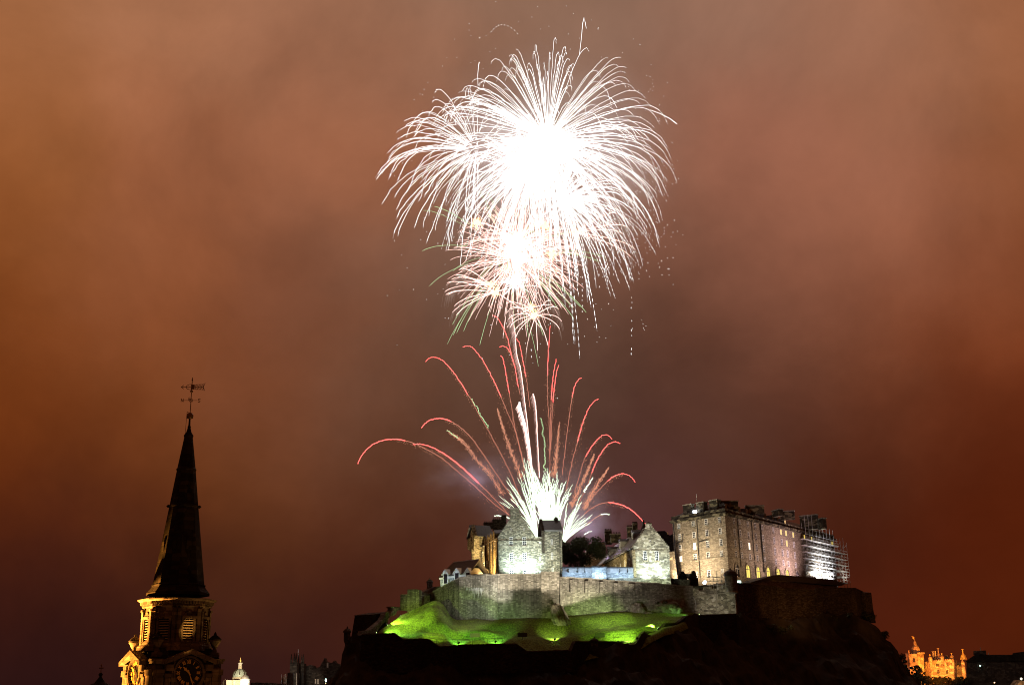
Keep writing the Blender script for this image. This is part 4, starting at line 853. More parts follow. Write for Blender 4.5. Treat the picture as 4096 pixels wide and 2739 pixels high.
lamp('SPOT', P(2560,2330,350), 2600, (.80,1,.72), P(2570,2318,354), .3, 150, 1)
lamp('SPOT', P(2660,2330,350), 2600, (.85,1,.70), P(2650,2318,357), .3, 150, 1)
Q1 = pl_px((2248,2300,357), (2533,2300,355))
for x in (2290, 2350, 2400, 2460, 2515): up(Q1, x, 2311, 4.2, 620, (.58,.80,1), (x,2285), 150)
S2 = pl_px((2529,2290,357), (2377,2290,416))
up(S2, 2505, 2262, 5, 1500, (1,.82,.45), (2490,2220), 130); up(S2, 2420, 2264, 5, 350, (1,.42,.12), (2400,2250), 130); up(S2, 2470, 2262, 14, 2600, (1,.85,.55), (2460,2180), 100)
lamp('SPOT', P(2350,2262,404), 160, (1,.35,.12), P(2362,2230,412), .3, 110, 1)
D1l = pl_px((1761,2345,384), (1884,2310,372)); up(D1l, 1800, 2330, 5, 260, (.72,.84,1), (1800,2300), 130); up(D1l, 1840, 2320, 5, 200, (.72,.84,1), (1845,2290), 130); up(D1l, 1768, 2350, 5, 420, (.9,1,.6), (1765,2335), 90)
up(Lf, 2850, 2326, 9, 7500, (1,.80,.54), (2848,2250), 110); up(Lf, 2765, 2326, 9, 7500, (1,.78,.50), (2770,2250), 110); up(Lf, 2800, 2332, 20, 13000, (1,.86,.60), (2800,2130), 70)
up(Rf, 3040, 2330, 16, 7500, (1,.70,.58), (3030,2200), 100); up(Rf, 3150, 2322, 13, 17000, (1,.66,.66), (3140,2200), 110); up(Rf, 2950, 2334, 14, 2600, (1,.72,.45), (2945,2200), 100)
up(Rf, 3255, 2322, 4, 8000, (.96,.97,1), (3255,2280), 140); up(Rf, 3305, 2326, 4, 5500, (.96,.97,1), (3300,2290), 140); up(Rf, 3270, 2330, 10, 9000, (1,.95,.92), (3270,2200), 90)
up(Rf, 3365, 2336, 6, 1500, (1,.92,.75), (3360,2260), 100)
lamp('SPOT', P(2710,2310,388), 500, (1,.62,.3), P(2690,2270,396), .3, 120, 1)
flood(2819,2333,349, P(2819,2300,330), (.6,.75,1), 350, 'glaring bluish white lamp on the battlements left of the round turret', 'lensw', .8, 160, 1, .3, None)
lamp('SPOT', P(3190,2420,335)+Vector((0,-6,-4)), 9000, (1,.42,.12), P(3180,2390,366), 1, 60, 1)
lamp('SPOT', P(3470,2640,340)+Vector((8,-6,0)), 9000, (1,.36,.10), P(3462,2440,378), 1, 26, 1)

# ------------------------------------------------------------------ church steeple (near, left)
YT = 97.0; AX = P(700,2560,YT); sx, sy = AX.x, AX.y; k = YT/FPX*math.cos(math.atan2(sx, sy))*.99
axis_px = lambda y: 2048 + (sx - 0)*0   # unused
def zat(py, dy=0.0):                      # height on the axis at image row py (front offset dy)
    lo, hi = -20, 90
    for _ in range(40):
        m = (lo+hi)/2; v = Vector((sx, sy-dy, m))-CAM; q = 1369.5 - v.dot(cy_)/v.dot(FW)*FPX
        if q > py: lo = m
        else: hi = m
    return (lo+hi)/2
root = thing('church_steeple', (sx, sy, 0), 'near dark church steeple with octagonal belfry, two clock faces and a weather vane', 'steeple')
AZ = math.atan2(-sx, sy); ROT = AZ                                 # octagon vertex towards the camera
def octo(prof, name, m, parent=root, rot=AZ, n=8, smooth=False):
    mb = MB(); mb.lathe((sx, sy), prof, n, rot); return mb.build(name, m, parent, smooth)
w = lambda px: px*k/2*1.0
SH = lambda y: zat(y)
prof = [(SH(2383), w(252)), (SH(2372), w(252)), (SH(2368), w(244)), (SH(2352), w(218)), (SH(2345), w(212)), (SH(2343), w(216)), (SH(2339), w(216)), (SH(2337), w(206)), (SH(2225), w(174)), (SH(2025), w(118)), (SH(1879), w(77)), (SH(1750), w(36))]
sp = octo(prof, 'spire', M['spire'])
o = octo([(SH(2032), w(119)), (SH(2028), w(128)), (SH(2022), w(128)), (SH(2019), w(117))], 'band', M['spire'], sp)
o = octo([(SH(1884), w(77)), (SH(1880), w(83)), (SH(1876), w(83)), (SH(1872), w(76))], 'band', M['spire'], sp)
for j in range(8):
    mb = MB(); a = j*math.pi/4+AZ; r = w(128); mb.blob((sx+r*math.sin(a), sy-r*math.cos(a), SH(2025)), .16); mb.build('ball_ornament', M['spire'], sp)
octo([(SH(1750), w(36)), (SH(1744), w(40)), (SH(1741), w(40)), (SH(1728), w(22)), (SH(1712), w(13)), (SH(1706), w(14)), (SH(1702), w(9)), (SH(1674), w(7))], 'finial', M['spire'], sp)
for a, yy in ((-22.5,2185),(22.5,2185),(-67.5,2190)):             # lucarnes
    aa = R_(a)+AZ; rr = w(184)*.86; c = Vector((sx+rr*math.sin(aa)*.93, sy-rr*math.cos(aa)*.93, SH(yy))); mb = MB(); mb.box(c, .42, .25, .8, aa); mb.build('lucarne', M['spire'], sp)
# belfry: eight separate panels around a core
R8 = 131*k; zb0, zb1 = zat(2580, R8), zat(2426, R8)
octo([(zb0, R8*.90), (zb1, R8*.90)], 'belfry_core', M['dial'])
bel = None
for j in range(8):
    a0, a1 = j*math.pi/4+AZ, (j+1)*math.pi/4+AZ
    A = Vector((sx+R8*math.sin(a0), sy-R8*math.cos(a0), 0)); B = Vector((sx+R8*math.sin(a1), sy-R8*math.cos(a1), 0)); pl = Pl(A, B); am = (a0+a1)/2
    out_n = Vector((math.sin(am), -math.cos(am), 0)); sg = 1 if pl.n.dot(out_n) > 0 else -1
    L = pl.L; mb = MB(); D = -.25*sg; zl0, zl1 = zat(2556, R8), zat(2472, R8); hw = .44
    for u0_, u1_, z0_, z1_ in ((.002, L/2-hw, zb0, zb1), (L/2+hw, L-.002, zb0, zb1), (L/2-hw, L/2+hw, zb0, zl0), (L/2-hw, L/2+hw, zl1, zb1)): pl.rect(mb, u0_, z0_, u1_, z1_, 0, D)
    f = mb.build('belfry_panel', M['steeple'], root)
    mb = MB()
    for i in range(8):
        z = zl0+(zl1-zl0)*(i+.3)/8; dz = (zl1-zl0)/8*.22
        pts = [pl.pt(L/2-hw+.02, z, .03*sg), pl.pt(L/2+hw-.02, z, .03*sg), pl.pt(L/2+hw-.02, z+dz, -.2*sg), pl.pt(L/2-hw+.02, z+dz, -.2*sg)]
        mb.add(pts+[p+Vector((0,0,.05)) for p in pts], [(0,1,2,3),(7,6,5,4),(0,4,5,1),(1,5,6,2),(2,6,7,3),(3,7,4,0)])
    mb.build('louvre', M['slat'], f)
    mb = MB(); wd = .16
    for u_ in (L/2-hw-wd, L/2+hw): pl.rect(mb, u_, zl0-.2, u_+wd, zl1+.003, .12*sg, 0)
    pl.rect(mb, L/2-hw-wd-.06, zl1+.006, L/2+hw+wd+.06, zl1+.22, .2*sg, 0); pl.prism(mb, [(L/2-hw-wd, zl1+.223), (L/2+hw+wd, zl1+.223), (L/2, zl1+.62)], .1*sg, 0)
    mb.build('louvre_surround', M['steeple'], f)
    for u_ in (.02, L-.32): mb = MB(); pl.rect(mb, u_, zb0, u_+.30, zb1-.3, .16*sg, .003*sg); pl.rect(mb, u_-.0, zb1-.30, u_+.34, zb1-.12, .24*sg, .004*sg); mb.build('pilaster', M['steeple'], f)
octo([(zat(2426,R8), R8*1.0), (zat(2420,R8), R8*1.06), (zat(2412,R8), R8*1.04), (zat(2404,R8), R8*1.06), (zat(2402,R8), R8*1.09), (zat(2399,R8), R8*1.14), (zat(2394,R8), R8*1.20), (zat(2390,R8), R8*1.21), (zat(2388,R8), R8*1.0)], 'belfry_cornice', M['steeple'])
mb = MB()
for j in range(8):
    for q in range(9):
        a0, a1 = j*math.pi/4+AZ, (j+1)*math.pi/4+AZ; t = (q+.5)/9; r = R8*1.09; p = Vector((sx+r*math.sin(a0), sy-r*math.cos(a0),0)).lerp(Vector((sx+r*math.sin(a1), sy-r*math.cos(a1),0)), t); mb.box((p.x,p.y,zat(2405,R8)), .16, .16, .28, (a0+a1)/2)
mb.build('dentils', M['steeple'], root)
octo([(zat(2600,R8), R8*1.14), (zb0, R8*1.12), (zb0+.15, R8*1.05), (zb0+.4, R8*1.02)], 'belfry_base', M['steeple'])
# clock stage: square, one wide face to the right
H = 2.85; TH = R_(22.5)+AZ; nR = Vector((math.sin(TH), -math.cos(TH), 0)); tR = Vector((math.cos(TH), math.sin(TH), 0))
def sq(r): return [Vector((sx, sy, 0)) + nR*r*a + tR*r*b for a, b in ((1,-1),(1,1),(-1,1),(-1,-1))]
zd_ = zat(2690, 3.2); zq1 = zd_+.70; zq0 = 8.0
mb = MB(); pris(mb, sq(H), zq0, zq1); mb.build('clock_stage', M['steeple'], root)
mb = MB(); pris(mb, sq(H+.12), zq1, zq1+.18); pris(mb, sq(H+.22), zq1+.183, zq1+.36); mb.build('stage_cornice', M['steeple'], root)
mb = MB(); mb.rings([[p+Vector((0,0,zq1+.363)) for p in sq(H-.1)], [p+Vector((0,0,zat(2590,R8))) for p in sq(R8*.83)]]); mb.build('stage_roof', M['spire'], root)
STROKES = {'I':[((0,0),(0,1))], 'V':[((-.28,1),(0,0)),((.28,1),(0,0))], 'X':[((-.28,0),(.28,1)),((.28,0),(-.28,1))]}
WID = {'I':.26, 'V':.62, 'X':.66}
NUM = ['XII','I','II','III','IIII','V','VI','VII','VIII','IX','X','XI']
def clockface(nrm, tan):
    A = Vector((sx,sy,0))+nrm*H-tan*H; B = Vector((sx,sy,0))+nrm*H+tan*H
    RR = 1.16; C = Vector((sx,sy,zd_))+nrm*H
    def q(u, v, o): return C+tan*u+Vector((0,0,v))+nrm*o
    def disc(mb, r0, r1, o0, o1, n=48):
        for i in range(n):
            a, b = 2*math.pi*i/n, 2*math.pi*(i+1)/n
            p = [q(r*math.sin(t), r*math.cos(t), o) for o in (o0, o1) for r, t in ((r0,a),(r1,a),(r1,b),(r0,b))]
            mb.add(p, [(0,1,2,3),(7,6,5,4),(1,5,6,2),(0,3,7,4)])
    mb = MB(); disc(mb, 0.01, RR, .02, .22); ck = mb.build('clock_face', M['dial'], root)
    mb = MB(); disc(mb, RR+.003, RR+.12, .0, .42); disc(mb, RR+.123, RR+.28, 0, .26); mb.build('rim', M['steeple'], ck)
    for i, s in enumerate(NUM):
        mb = MB(); th = 2*math.pi*i/12; hh = .27; r0 = .70; tw = sum(WID[c] for c in s)*hh; x = -tw/2
        for c in s:
            cw = WID[c]*hh
            for (a, b) in STROKES[c]:
                pts = []
                for (u_, v_) in (a, b): X = x+cw/2+u_*hh; Yv = r0+v_*hh; pts.append((X*math.cos(th)+Yv*math.sin(th), -X*math.sin(th)+Yv*math.cos(th)))
                d = Vector((pts[1][0]-pts[0][0], pts[1][1]-pts[0][1], 0)).normalized(); e = Vector((-d.y, d.x, 0))*.026
                pp = [q(pts[0][0]+e.x, pts[0][1]+e.y, .26), q(pts[1][0]+e.x, pts[1][1]+e.y, .26), q(pts[1][0]-e.x, pts[1][1]-e.y, .26), q(pts[0][0]-e.x, pts[0][1]-e.y, .26)]
                mb.add(pp+[p_-nrm*.05 for p_ in pp], [(0,1,2,3),(7,6,5,4),(0,4,5,1),(1,5,6,2),(2,6,7,3),(3,7,4,0)])
            x += cw
        mb.build('numeral', M['gilt'], ck)
    mb = MB()
    for i in range(60):
        th = 2*math.pi*i/60; r = 1.05; mb.blob(q(r*math.sin(th), r*math.cos(th), .235), .024 if i % 5 else .036)
    mb.build('minute_marks', M['gilt'], ck)
    def hand(ang, ln, wd, o, nm):
        mb = MB(); sn, cs = math.sin(ang), math.cos(ang); pts = []
        for (v, hw) in ((-.22,.05),(-.1,.03),(0,.05),(.25*ln,wd*.5),(.55*ln,wd),(.62*ln,wd*1.7),(.72*ln,wd*.8),(ln,.012)): pts.append((v, hw))
        L = [q(-hw*cs+v*sn, hw*sn+v*cs, o) for v, hw in pts]+[q(hw*cs+v*sn, -hw*sn+v*cs, o) for v, hw in reversed(pts)]
        n = len(L); mb.add(L+[p_+nrm*.04 for p_ in L], [tuple(range(n)), tuple(range(n,2*n))[::-1]]+[(i, i+n, (i+1) % n+n, (i+1) % n) for i in range(n)]); mb.build(nm, M['gilt'], ck)
    hand(R_(313), .66, .085, .30, 'hour_hand'); hand(R_(158.5), 1.02, .04, .37, 'minute_hand')
    # pediment over the dial, carried on short pilasters
    pl = Pl(A, B); sg = 1 if pl.n.dot(nrm) > 0 else -1; f_ = (lambda u: u) if (pl.d.dot(tan) > 0) else (lambda u: 2*H-u)
    def rc(mb, u0, z0, u1, z1, o0, o1): pl.rect(mb, f_(u0), z0, f_(u1), z1, o0*sg, o1*sg)
    m_ = H; zp0 = zd_+.24; mb = MB()
    pw = 1.95; zpk = zd_+1.80
    for sd in (-1, 1): mb = MB(); rc(mb, m_+sd*pw-(.62 if sd > 0 else 0)+ (0), zp0-.1, m_+sd*pw+(.62 if sd < 0 else 0), zp0+.38, .55, 0); pd = mb.build('pediment_block', M['steeple'], root)
    mb = MB()
    for sd in (-1, 1):
        e_ = m_+sd*(pw+.25); pl.prism(mb, [(f_(e_), zp0+.383), (f_(m_), zpk-.34), (f_(m_), zpk), (f_(e_), zp0+.70)], .85*sg, .003*sg)
    mb.build('raking_cornice', M['steeple'], pd)
    mb = MB(); pl.prism(mb, [(f_(m_-1.9), zd_+.70),(f_(m_-1.42), zd_+.70),(f_(m_-.95), zd_+1.12),(f_(m_), zd_+1.44),(f_(m_+.95), zd_+1.12),(f_(m_+1.42), zd_+.70),(f_(m_+1.9), zd_+.70),(f_(m_), zpk-.35)], .3*sg, .006*sg); mb.build('tympanum', M['steeple'], pd)
    mb = MB()
    for sd in (-1, 1):
        rc(mb, m_+sd*1.70-.22, zq0, m_+sd*1.70+.22, zp0-.55, .30, .004); rc(mb, m_+sd*1.70-.30, zp0-.547, m_+sd*1.70+.30, zp0-.3, .42, .004)
        for (dz, rr_) in ((.1,.30),(-.55,.24),(-1.1,.36)): mb.lathe(q(sd*1.50, 0, .12), [(zd_+dz-.25, .04), (zd_+dz, rr_*.6), (zd_+dz+.25, .04)], 8)
    mb.build('scroll_pilaster', M['steeple'], pd)
    for sd in (-1, 1):
        mb = MB(); rc(mb, m_+sd*(H-.42)-.40, zq0, m_+sd*(H-.42)+.40, zq1-.9, .22, .002); rc(mb, m_+sd*(H-.42)-.48, zq1-.897, m_+sd*(H-.42)+.48, zq1-.45, .34, .002); mb.build('corner_pilaster', M['steeple'], root)
clockface(nR, tR); clockface(-tR, nR)
for j, c in enumerate(sq(H-.45)):                               # urns on the corners
    mb = MB(); z0 = zat(2618, 0); mb.lathe(c, [(zq1+.5,.42),(z0+.1,.42),(z0+.13,.25),(z0+.42,.14),(z0+.60,.26),(z0+.92,.42),(z0+1.0,.49),(z0+1.12,.49)], 16)
    ur = mb.build('urn', M['steeple'], root, True)
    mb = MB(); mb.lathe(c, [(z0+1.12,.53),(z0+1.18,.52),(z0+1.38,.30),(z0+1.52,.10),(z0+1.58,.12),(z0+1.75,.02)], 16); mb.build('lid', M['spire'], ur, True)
# weather vane
vz = SH(1674); rod = Vector((sx, sy, 0)); vt = P(774,1515,YT).z+0.15
vn = thing('weather_vane', (sx, sy, vz), 'tarnished arrow weather vane with compass letters on the tip of the church spire', 'weather vane')
mb = MB(); mb.lathe(rod, [(vz-.02,.1),(vz+.05,.27),(vz+.25,.30),(vz+.42,.25),(vz+.55,.08)], 14); mb.build('ball', M['vane'], vn, True)
mb = MB(); mb.tube([rod+Vector((0,0,vz+.4)), rod+Vector((0,0,SH(1510)))], .035, 6); mb.lathe(rod, [(SH(1524),.02),(SH(1520),.07),(SH(1512),.01)], 8); mb.lathe(rod, [(SH(1570),.05),(SH(1567),.12),(SH(1563),.14),(SH(1560),.05)], 8); mb.build('rod', M['vane'], vn)
za = SH(1547.5); vx = Vector((1,0.05,0)).normalized(); V = lambda a, b: rod+vx*a+Vector((0,0,za+b))
mb = MB(); mb.tube([V(-.93,0), V(-.05,0)], .025); mb.tube([V(-.70,.17), V(-.93,0), V(-.70,-.16)], .03); mb.tube([V(-.52,0),V(-.42,.15),V(-.22,.23),V(0,.23)], .025); mb.tube([V(-.52,0),V(-.42,-.15),V(-.22,-.22),V(0,-.22)], .025)
mb.box(V(.08,0), .30, .06, .42)
for i in range(6):
    a = .28+i*.13
    for s_ in (1,-1): mb.tube([V(a,0), V(a+.12,s_*.22)], .022)
for s_ in (1,-1): mb.tube([V(.2,s_*.10), V(.36,s_*.22), V(.9,s_*.23), V(1.14,s_*.35), V(.98,0)], .022)
mb.tube([V(.1,0), V(.98,0)], .025); mb.build('arrow', M['vane'], vn)
zl = SH(1601); V2 = lambda a, b: rod+vx*a+Vector((0,0,zl+b-.01*a))
mb = MB(); mb.tube([V2(-.62,0), V2(.55,0)], .02); mb.tube([rod+Vector((.0,-.5,zl)), rod+Vector((0,.5,zl))], .02)
mb.tube([V2(.15*math.cos(t*.5236), .15*math.sin(t*.5236)) for t in range(13)], .02); mb.build('compass_arms', M['vane'], vn)
mb = MB(); mb.tube([V2(-.84,-.14), V2(-.84,.14)], .028); mb.tube([V2(-.84,.14), V2(-.66,-.14)], .028); mb.tube([V2(-.66,-.14), V2(-.66,.14)], .028); mb.build('letter_n', M['vane'], vn)
mb = MB(); mb.tube([V2(.80,.10),V2(.74,.15),V2(.66,.14),V2(.62,.08),V2(.66,.02),V2(.74,-.01),V2(.79,-.07),V2(.75,-.14),V2(.66,-.15),V2(.61,-.09)], .028); mb.build('letter_s', M['vane'], vn)
mb = MB(); mb.tube([rod+Vector((-.06,-.5,zl-.13)), rod+Vector((-.06,-.5,zl+.13))], .025); [mb.tube([rod+Vector((-.06,-.5,zl+d)), rod+Vector((.1,-.5,zl+d))], .025) for d in (-.13,0,.13)]; mb.build('letter_e', M['vane'], vn)
mb = MB(); mb.tube([rod+Vector((-.26,-.05,vz+.6)), rod+Vector((-.30,-.05,SH(1740)))], .018); mb.tube([rod+Vector((-.26,-.05,vz+.6)), rod+Vector((0,0,vz+.5))], .02); mb.build('lightning_wire', M['vane'], vn)
# street light on the steeple: sodium, from below on the left, and a weak warm lamp from the right
SL = (1,.37,.055)
lamp('SPOT', (sx-16, sy+1, 14), 620000, SL, (sx-2.5, sy, zd_+.2), .4, 22, .5)
lamp('SPOT', (sx-27, sy+3, 25), 680000, SL, (sx-2.6, sy-.6, (zb0+zb1)/2+.4), .3, 10.5, .3)
lamp('SPOT', (sx+7, sy-16, 8), 4000, (1,.38,.10), (sx+.5, sy, 38), .4, 40, .7)
fa = R_(22.5)+AZ; lv = Vector((sx+R8*.92*math.sin(fa), sy-R8*.92*math.cos(fa), (zb0+zb1)/2-.1))
lamp('SPOT', lv+Vector((5,-14,-13)), 34000, (1,.46,.10), lv, .2, 3.6, .4)  # narrow spot added only to brighten the louvre
lamp('SPOT', (sx+14, sy+1, 22), 4500, (1,.50,.14), (sx+2, sy, 42), .3, 30, .7)
# ------------------------------------------------------------------ distant city
def boxb(mb, px0, py0, px1, py1, Y, d):
    pl = pl_px((px0,2700,Y), (px1,2700,Y)); pl.ppx(mb, [(px0,py0),(px1,py0),(px1,py1),(px0,py1)], 0, -d); return pl
# turret with cross finial, far left
b = P(399,2739,130); z = lambda y: P(399,y,130).z; q = 130/FPX
root = thing('turret_roof', Vector((b.x,b.y,b.z-6)), 'dark pointed turret roof with a cross finial at the bottom left', 'turret')
mb = MB(); mb.lathe(b, [(z(2900),52*q),(z(2760),50*q),(z(2738),40*q),(z(2728),20*q),(z(2712),9*q),(z(2702),3*q)], 12); mb.build('roof', M['spire'], root)
mb = MB(); mb.lathe(b, [(z(2705),3*q),(z(2700),7*q),(z(2695),8*q),(z(2690),5*q),(z(2687),1.5*q)], 10); mb.build('ball', M['spire'], root)
mb = MB(); mb.tube([(b.x,b.y,z(2690)),(b.x,b.y,z(2656))], .05); mb.tube([(b.x-8*q,b.y,z(2670)),(b.x+9*q,b.y,z(2670))], .06); mb.lathe(b, [(z(2663),.03),(z(2659),.1),(z(2654),.02)], 6); mb.build('cross', M['vane'], root)
# bank dome
Yd = 700; q = Yd/FPX; b = P(957,2739,Yd); z = lambda y: P(957,y,Yd).z
root = thing('domed_building', Vector((b.x,b.y,z(2800))), 'distant domed building floodlit white with a gold figure on top', 'building')
mb = MB(); mb.lathe((b.x,b.y), [(z(2800),29*q),(z(2709),28*q),(z(2707),27*q)], 16); mb.build('drum', M['domest'], root)
mb = MB(); mb.lathe((b.x,b.y), [(z(2707),26*q),(z(2698),26*q),(z(2688),23*q),(z(2680),17*q),(z(2674),10*q)], 16); mb.build('dome', M['copper'], root, True)
mb = MB()
for j in range(8):
    a = j*math.pi/4+.2; mb.tube([(b.x+r*q*math.sin(a), b.y-r*q*math.cos(a), z(y)) for r, y in ((26.5,2698),(23.5,2688),(17.5,2680),(10.5,2674))], .25)
mb.build('ribs', M['darkst'], root)
mb = MB(); mb.lathe((b.x,b.y), [(z(2675),10*q),(z(2672),8*q),(z(2654),7*q),(z(2652),9*q),(z(2649),9*q),(z(2647),3*q)], 10); mb.build('lantern', M['domest'], root)
mb = MB(); mb.lathe((b.x,b.y), [(z(2648),1.6*q),(z(2643),3*q),(z(2637),2.6*q),(z(2634),1.2*q),(z(2631),1.5*q),(z(2628),.3*q)], 8); mb.build('figure', M['gilt'], root)
mb = MB(); boxb(mb, 905, 2718, 935, 2760, 690, 8); boxb(mb, 934, 2718, 962, 2760, 685, 8); mb.build('wing', M['domest'], root)
b2 = P(979,2739,670); z = lambda y: P(979,y,670).z; q = 670/FPX
root = thing('cupola_tower', Vector((b2.x,b2.y,z(2800))), 'smaller dark cupola in front of the white floodlit dome', 'turret')
mb = MB(); mb.lathe((b2.x,b2.y), [(z(2800),18*q),(z(2718),18*q),(z(2716),20*q),(z(2714),17*q)], 12); mb.build('drum', M['domest'], root)
mb = MB(); mb.lathe((b2.x,b2.y), [(z(2714),17*q),(z(2706),15*q),(z(2700),10*q),(z(2697),3*q),(z(2693),.3)], 12); mb.build('dome', M['slateb'], root, True)
mb = MB(); p = P(974,2733,665); mb.lathe((p.x,p.y), [(p.z-1.5,.2),(p.z,.9),(p.z+1.5,.2)], 8); o = mb.build('lit_opening', M['hotwin'], root)
lamp('SPOT', P(930,2745,640)+Vector((0,0,0)), 260000, (1,.76,.42), P(957,2700,700), 1, 40, 1); lamp('SPOT', P(1000,2735,640), 90000, (.85,.97,1), P(960,2685,700), 1, 30, 1)
mb = MB(); boxb(mb, 878, 2732, 930, 2765, 720, 10); p = P(900,2722,719)
root = thing('lit_turret', P(900,2760,719), 'tiny pale lit turret between the steeple and the white dome', 'turret'); mb.build('wall', M['citywall'], root); mb = MB(); mb.lathe((p.x,p.y), [(p.z-3,1.2),(p.z,1.2),(p.z+1.5,.1)], 8); mb.build('spirelet', M['domest'], root)
# twin towered hall
Yh = 620; root = thing('twin_tower_hall', P(1190,2760,Yh), 'dark twin gothic towers with pinnacles between the dome and the crag', 'building')
q = Yh/FPX
def pinn(mb, px, y0, y1, w_, Y=Yh):
    p = P(px, y0, Y); p1 = P(px, y1, Y); mb.rings([[Vector((p.x+sx_*w_*q/2, p.y+sy_*w_*q/2, p.z)) for sx_, sy_ in ((-1,-1),(1,-1),(1,1),(-1,1))], [Vector((p.x+sx_*w_*q/2.3, p.y+sy_*w_*q/2.3, p.z+(p1.z-p.z)*.35)) for sx_, sy_ in ((-1,-1),(1,-1),(1,1),(-1,1))], [Vector((p.x+sx_*.1, p.y+sy_*.1, p1.z)) for sx_, sy_ in ((-1,-1),(1,-1),(1,1),(-1,1))]])
for x0, x1, yt, pins, Yq in ((1160,1187,2648,(1165,1176,1184),Yh),(1180,1197,2650,(1183,1194),Yh+14),(1203,1216,2652,(1206.5,1213.5),Yh+12)):
    mb = MB(); boxb(mb, x0, yt, x1, 2770, Yq, 7); t = mb.build('tower', M['citywall'], root); mb = MB()
    for x in pins: pinn(mb, x, yt+1, yt-38+ (4 if x < 1170 else 0), 6.5, Yq)
    mb.build('pinnacles', M['citywall'], t)
    mb = MB(); boxb(mb, (x0+x1)/2-1.5, 2690, (x0+x1)/2+1.5, 2715, Yq-.6, .4); mb.build('lancet', M['dial'], t)
    mb = MB()
    for x in (x0+1, x1-1): boxb(mb, x-1, 2690, x+1, 2770, Yq-1.2, 1.1)
    mb.build('buttress', M['domest'] if x0 < 1190 else M['citywall'], t)
lamp('SPOT', P(1180,2739,590)+Vector((0,0,-2)), 16000, (1,.85,.7), P(1180,2700,620), 1, 36, 1)
root = thing('ridge_row', P(1290,2760,640), 'dim row of gabled city roofs with small spires between the twin towers and the crag', 'building')
pl = pl_px((1215,2700,640), (1400,2700,640)); mb = MB(); pl.ppx(mb, [(1216,2770),(1216,2668),(1226,2662),(1240,2658),(1252,2660),(1256,2668),(1272,2668),(1280,2664),(1284,2655),(1288,2648),(1294,2640),(1297,2630),(1300,2640),(1305,2652),(1309,2650),(1312,2646),(1316,2652),(1330,2648),(1336,2640),(1340,2648),(1352,2654),(1400,2660),(1400,2770)], 0, -8); mb.build('wall', M['citywall'], root)
for x in (1262, 1272): 
    mb = MB(); boxb(mb, x-2.5, 2714, x+2.5, 2733, 639.6, .35); p = P(x,2714,639.4); mb.build('lancet', M['domest'], root)
mb = MB(); boxb(mb, 1307, 2650, 1313, 2668, 639.5, .4); mb.build('belvedere', M['domest'], root)
lamp('SPOT', P(1268,2738,628), 2200, (1,.8,.6), P(1268,2722,640), .5, 50, 1)
for i, (x, y, c) in enumerate(((1303.5,2719,'bulbc'),(1303,2738,'bulb'))):
    mb = MB(); p = P(x,y,600); mb.lathe((p.x,p.y), [(p.z-.9,.1),(p.z,.5),(p.z+.9,.1)], 6); tag(mb.build('street_light', M[c]), ('greenish' if i == 0 else 'orange')+' street light glowing left of the foot of the crag', 'street light')
for i, (pts, lab) in enumerate(((((1003,2739),(1003,2728),(1020,2730),(1024,2727),(1038,2729),(1060,2731),(1064,2728),(1078,2732),(1090,2730),(1110,2734),(1130,2732),(1130,2770),(1003,2770)), 'low black roofline right of the white dome'),(((1120,2770),(1120,2724),(1126,2715),(1130,2708),(1142,2709),(1148,2722),(1150,2690),(1157,2688),(1160,2700),(1160,2770)), 'dark roof with a stack just left of the twin towers'),(((0,2770),(0,2752),(330,2752),(330,2770)), 'black roofs along the bottom left edge'))):
    pl = pl_px((pts[0][0]-.1,2739,560+i*20), (pts[-2][0]+.2,2739,560+i*20)); mb = MB(); pl.ppx(mb, list(pts), 0, -9); root = thing('far_roof', P(pts[0][0],2770,560+i*20), lab, 'building'); mb.build('wall', M['citywall'], root)
for px, yt, yb, lab in ((1125.5,2695,2734,'pale pole standing left of a lit statue on the skyline'),(1136,2694,2708,None)):
    if lab: mb = MB(); p0, p1 = P(px+2.5,yb,575), P(px,yt,575); p0.x = p1.x; mb.tube([p0-Vector((0,0,8)), p1], .22); tag(mb.build('pole', M['white']), lab, 'pole')
b = P(1126,2739,570)
p = P(1136,2720,572); root = thing('statue_column', P(1126,2760,570)+Vector((1.4,0,0)), 'pale slim statue on a column just left of the twin towers', 'statue'); mb = MB(); mb.lathe((root.location.x,root.location.y), [(P(1128,2770,570).z,1.0),(P(1128,2722,570).z,.9),(P(1128,2721,570).z,1.2)], 8); mb.build('column', M['domest'], root); mb = MB(); mb.lathe((root.location.x,root.location.y), [(P(1128,2721,570).z,.8),(P(1128,2712,570).z,1.1),(P(1128,2702,570).z,.9),(P(1128,2699,570).z,.4),(P(1128,2696,570).z,.5),(P(1128,2693,570).z,.1)], 8); mb.build('figure', M['domest'], root)
mb = MB(); p0 = P(1197,2618,615); mb.tube([P(1193,2594,634), P(1193,2594,634)+Vector((0,0,-9))], .2); tag(mb.build('flagpole', M['white']), 'pale flagpole above the dark twin towers', 'flagpole')

